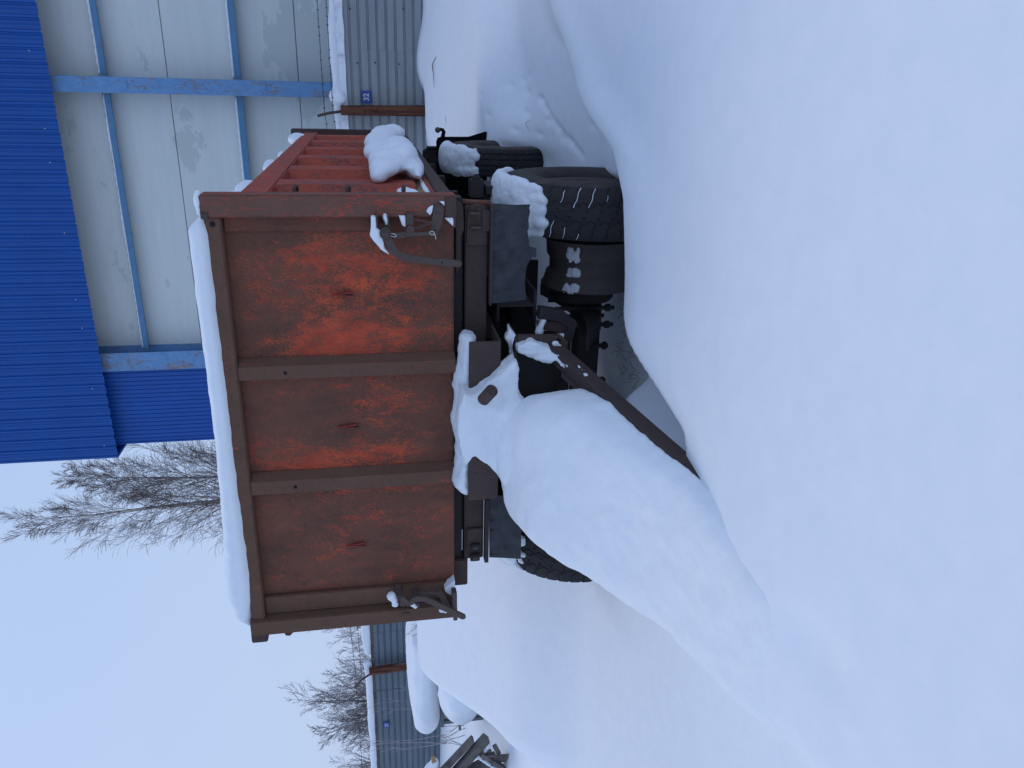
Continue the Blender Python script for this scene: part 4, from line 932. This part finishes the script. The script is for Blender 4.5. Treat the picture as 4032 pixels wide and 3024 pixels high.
blob('snow_bit', [lambda bm: xz(bm, [(-2.76, 1.288), (-2.88, 1.288), (-2.865, 1.315), (-2.84, 1.345), (-2.815, 1.352), (-2.79, 1.32)], 3.81, 3.885)], SNOW, 'snow wedge in the bottom corner of the board behind the bent handle', .007, 3)
blob('snow_bit', [((-2.835, 3.72, 1.545), (.014, .015, .016)), ((-2.853, 3.72, 1.53), (.010, .012, .014))], SNOW, 'crumb of snow in the bend of the latch handle', .005, 2)
blob('snow_bit', [((-2.905, 3.735, 1.372), (.016, .015, .022)), ((-2.918, 3.735, 1.352), (.010, .012, .012))], SNOW, 'crumb of snow under the latch handle by the corner post', .005, 2)
def sheet(pts, a, b):
    def f(bm):
        A = [bm.verts.new((x, y-a, z)) for x, y, z in pts]; B = [bm.verts.new((x, y+b, z-.004)) for x, y, z in pts]; n = len(pts)
        fs = [bm.faces.new(A), bm.faces.new(B[::-1])]+[bm.faces.new((A[i], B[i], B[(i+1) % n], A[(i+1) % n])) for i in range(n)]
        fs2 = bmesh.ops.triangulate(bm, faces=fs)['faces']; bmesh.ops.recalc_face_normals(bm, faces=fs2)
    return f
LIP = [(-1.203, 3.86, 0.996), (-1.231, 3.85, 0.976), (-1.242, 3.83, 0.966), (-1.258, 3.81, 0.97), (-1.262, 3.8, 0.984), (-1.305, 3.79, 0.981), (-1.348, 3.79, 0.976), (-1.426, 3.79, 0.971), (-1.557, 3.78, 0.964), (-1.521, 3.78, 1.052), (-1.47, 3.8, 1.05), (-1.412, 3.81, 1.012), (-1.361, 3.82, 0.992), (-1.306, 3.83, 1.0), (-1.263, 3.84, 1.019), (-1.24, 3.85, 1.001)]
TONGUE = [(-1.281, 3.775, 0.969), (-1.269, 3.775, 0.941), (-1.249, 3.775, 0.908), (-1.247, 3.775, 0.888), (-1.27, 3.77, 0.86), (-1.29, 3.76, 0.795), (-1.314, 3.74, 0.783), (-1.315, 3.7, 0.755), (-1.326, 3.7, 0.725), (-1.324, 3.65, 0.697), (-1.328, 3.6, 0.688), (-1.338, 3.53, 0.676), (-1.346, 3.45, 0.662), (-1.343, 3.5, 0.695), (-1.347, 3.6, 0.723), (-1.354, 3.64, 0.766), (-1.342, 3.68, 0.761), (-1.346, 3.72, 0.786), (-1.368, 3.74, 0.796), (-1.366, 3.75, 0.823), (-1.348, 3.77, 0.891), (-1.329, 3.775, 0.931), (-1.315, 3.775, 0.967)]
blob('snow_slab', [sheet(LIP, .02, .05)], SNOWR, 'crust of snow along the drawbar bracket lip', .008, 3, .007, 14)
blob('snow_tongue', [sheet(TONGUE, .042, .030)], SNOWR, 'tongue of crusty snow sliding from the bracket onto the drawbar beam', .007, 3, .008, 18)
blob('snow_bit', [((-1.285, 3.775, .755), (.018, .012, .022)), ((-1.30, 3.775, .735), (.012, .010, .02))], SNOW, 'chip of snow on the rounded bracket cheek', .006, 2, .003, 20)
blob('snow_bit', chain_shapes([((-1.225, 4.0, .775), (.02, .03, .02)), ((-1.255, 3.99, .79), (.018, .03, .015)), ((-1.285, 3.98, .80), (.022, .03, .025))], 3), SNOW, 'wavy snow strip on the spring hanger behind the bracket', .007, 2)
blob('snow_bit', [((-1.31, 3.99, .665), (.012, .012, .035)), ((-1.33, 3.99, .655), (.012, .012, .03))], SNOW, 'small forked snow bit on the spring shackle', .006, 2)

# ------------------------------------------------------------------ yard beyond, left: snowed-in shed, timber
SH = thing('small_shed', 'pale panelled box shed with grey frame buried under a thick snow slab', 'shed', (-8.4, 9.4, .2))
YS = 8.95
box('body', (-9.02, YS+.03, .1), (-7.4, 10.3, .93), PALEP, SH)
box('window_panel', (-8.92, YS+.015, .55), (-8.55, YS+.029, .88), PALEP, SH, .004)
box('frame_top', (-9.09, YS-.02, .905), (-7.4, YS+.028, .95), GREYF, SH, .004)
box('corner_post', (-9.05, YS-.015, .1), (-8.99, YS+.028, .904), GREYF, SH, .004)
box('ledge', (-9.12, YS-.10, .655), (-8.4, YS+.014, .69), GREYF, SH, .004)
blob('snow_slab', [lambda bm: rbox(bm, (-9.22, 8.78, .962), (-7.4, 10.6, 1.36), .12), ((-8.4, 9.7, 1.30), (.95, .85, .12)), ((-8.85, 9.2, 1.16), (.46, .50, .24)), ((-8.85, 9.9, 1.16), (.46, .50, .24)), ((-7.6, 9.8, 1.25), (.6, .7, .12))], SNOW, 'thick rounded slab of snow on the roof of the small shed', .04, 34, .02, 1.5)
blob('snow_heap', [((-8.05, 8.50, .72), (.42, .45, .30)), ((-7.7, 8.3, .75), (.45, .45, .30)), ((-8.35, 8.6, .70), (.22, .3, .26))], SNOW, 'snow heap leaning on the front of the small shed', .035, 8, .02, 2.5)
def plank(name, a, b, wd, th, mat, label):
    bm = bmesh.new(); bar(bm, a, b, wd, th, b=.006); tag(obj(name, bm, mat), label, 'timber', 'timber scraps sticking out of the snow')
plank('plank', (-8.90, 7.78, 1.20), (-8.36, 7.95, .60), .16, .045, PLANKW, 'weathered plank leaning down from the snowy timber heap, lighter than the one below it')
plank('plank', (-8.86, 7.74, .98), (-8.30, 7.88, .42), .15, .10, PLANKD, 'thick dark beam slanting down to the snow below the shed')
plank('plank', (-8.98, 7.78, 1.02), (-8.60, 7.80, .30), .22, .06, PLANKW, 'broad grey board at the bottom of the timber heap')
plank('plank', (-8.50, 7.82, .52), (-8.78, 7.66, .08), .18, .05, PLANKW, 'grey board with a strip of snow on its edge')
plank('plank', (-8.56, 7.76, .50), (-8.56, 7.74, .12), .12, .04, PLANKW, 'short grey board crossing the snow-edged board')
plank('plank', (-8.46, 7.82, .38), (-8.60, 7.80, .45), .05, .05, PLANKD, 'short square stub between the boards')
plank('plank', (-8.41, 7.84, .32), (-8.53, 7.80, .26), .06, .06, PLANKW, 'upright stub end poking out beside the bank')
plank('plank', (-8.58, 7.93, 1.15), (-8.90, 7.85, 1.09), .05, .06, PLANKO, 'fresh orange cut piece of timber at the top of the heap')
blob('snow_heap', [((-8.86, 7.92, 1.17), (.16, .14, .12)), ((-8.72, 7.93, 1.13), (.10, .10, .07)), ((-9.0, 7.95, 1.2), (.15, .15, .13))], SNOW, 'snow heap on top of the timber pieces beside the fresh cut end', .025, 5, .008, 5)
blob('snow_heap', [((-8.46, 7.86, .45), (.07, .07, .05)), ((-8.56, 7.82, .50), (.06, .06, .035)), ((-8.40, 7.86, .42), (.07, .08, .06))], SNOW, 'soft snow roll between the dark beam and the grey boards', .015, 4)
blob('snow_strip', chain_shapes([((-8.52, 7.80, .555), (.035, .04, .025)), ((-8.66, 7.70, .34), (.03, .04, .02)), ((-8.80, 7.63, .12), (.03, .04, .02))], 2), SNOW, 'snow strip along the edge of the leaning grey board', .012, 3)
# bare saplings and dry stems
def sapling(label, base, h, r, seed, n, mat, spread=.12, lean=.25, arch=0):
    rg = random.Random(seed); bm = bmesh.new()
    for i in range(n):
        d = Vector((rg.uniform(-lean, lean), rg.uniform(-.15, .15), 1)).normalized(); p = Vector(base)+Vector((rg.uniform(-spread, spread), rg.uniform(-spread, spread), -.05)); pts = [p.copy()]; hh = h*rg.uniform(.6, 1)
        for k in range(8):
            d = (d+Vector((rg.gauss(0, .05)+arch*k*.01, rg.gauss(0, .05), -.02*k*abs(arch)))).normalized(); p = p+d*hh/8; pts.append(p.copy())
        tube(bm, pts, [r*(1-k/9) for k in range(9)], 4)
        for k in range(3, 8):
            if rg.random() < .7:
                e = (d+Vector((rg.uniform(-.8, .8), rg.uniform(-.4, .4), .2))).normalized(); tube(bm, [pts[k], pts[k]+e*hh*.10, pts[k]+e*hh*.2+Vector((0, 0, .02))], [r*.45, r*.35, r*.2], 3)
    return tag(obj('bare_sapling', bm, mat), label, 'sapling', 'bare saplings by the fence')
sapling('tall thin leaning bare sapling in front of number sign 27', (-14.3, 13.6, .4), 2.3, .014, 1, 3, TWIGG, .2, .28, 1.2)
sapling('thin straight bare sapling beside the leaning fence post', (-13.2, 13.7, .4), 2.1, .009, 2, 2, TWIGG, .1, .05)
sapling('low bare twigs at the foot of the blue-grey fence near the shed', (-10.8, 10.4, .4), .75, .009, 3, 6, TWIGD, .25, .7)
sapling('frosted bare twigs against the blue-grey fence near the split', (-12.4, 13.6, .5), 1.3, .006, 6, 7, TWIGG, .7, .6)
sapling('tiny bare twig tuft in front of the snow slab on the shed', (-6.85, 8.55, 1.22), .35, .004, 4, 6, TWIGD, .1, 1.0)
def stems(label, pts, h, seed):
    rg = random.Random(seed); bm = bmesh.new()
    for (x, y) in pts:
        for i in range(5):
            p = Vector((x+rg.uniform(-.06, .06), y+rg.uniform(-.06, .06), hg(x, y)-.01)); d = Vector((rg.uniform(-.9, .9), rg.uniform(-.6, .6), 1)).normalized(); q = [p]
            for k in range(3): d = (d+Vector((rg.gauss(0, .3), rg.gauss(0, .3), -.15))).normalized(); q.append(q[-1]+d*h*rg.uniform(.2, .4))
            tube(bm, q, [.0016, .0014, .0012, .0008], 3)
    o = tag(obj('dry_stems', bm, GRASS), label, 'grass'); return o
stems('dry grass stems poking from the hollow under the drawbar', [(-1.22, 4.45), (-1.47, 4.5), (-1.55, 4.34), (-1.70, 4.28), (-1.72, 4.48), (-1.60, 4.6), (-1.65, 4.2), (-1.35, 4.55)], .09, 3)
for i, (pts, lab) in enumerate((([(.30, 11.35, 0), (.20, 11.45, .02), (.10, 11.38, .015), (-.10, 11.1, .03)], 'dark curved twig lying on the drift before the grey fence'), ([(-.42, 10.3, 0), (-.46, 10.25, .012), (-.50, 10.2, .0)], 'tiny dark twig on the drift below the brown post'), ([(-.30, 7.05, .0), (-.34, 7.0, .05), (-.40, 6.95, .03)], 'thin bent stem standing in the hollow by the rear tyre'))):
    P_ = [Vector((x, y, hg(x, y)+z+.004)) for x, y, z in pts]; Q_ = []
    for a in range(len(P_)-1):
        p0, p1, p2, p3 = P_[max(a-1, 0)], P_[a], P_[a+1], P_[min(a+2, len(P_)-1)]
        for k in range(5):
            t = k/5; Q_.append(.5*((2*p1)+(p2-p0)*t+(2*p0-5*p1+4*p2-p3)*t*t+(3*p1-p0-3*p2+p3)*t**3))
    Q_.append(P_[-1]); m_ = len(Q_)
    bm = bmesh.new(); tube(bm, Q_, [(.009 if i == 0 else .003)*(1-.75*abs(2*k/m_-.8)) for k in range(m_)], 5); tag(obj('twig', bm, TWIGD), lab, 'twig')
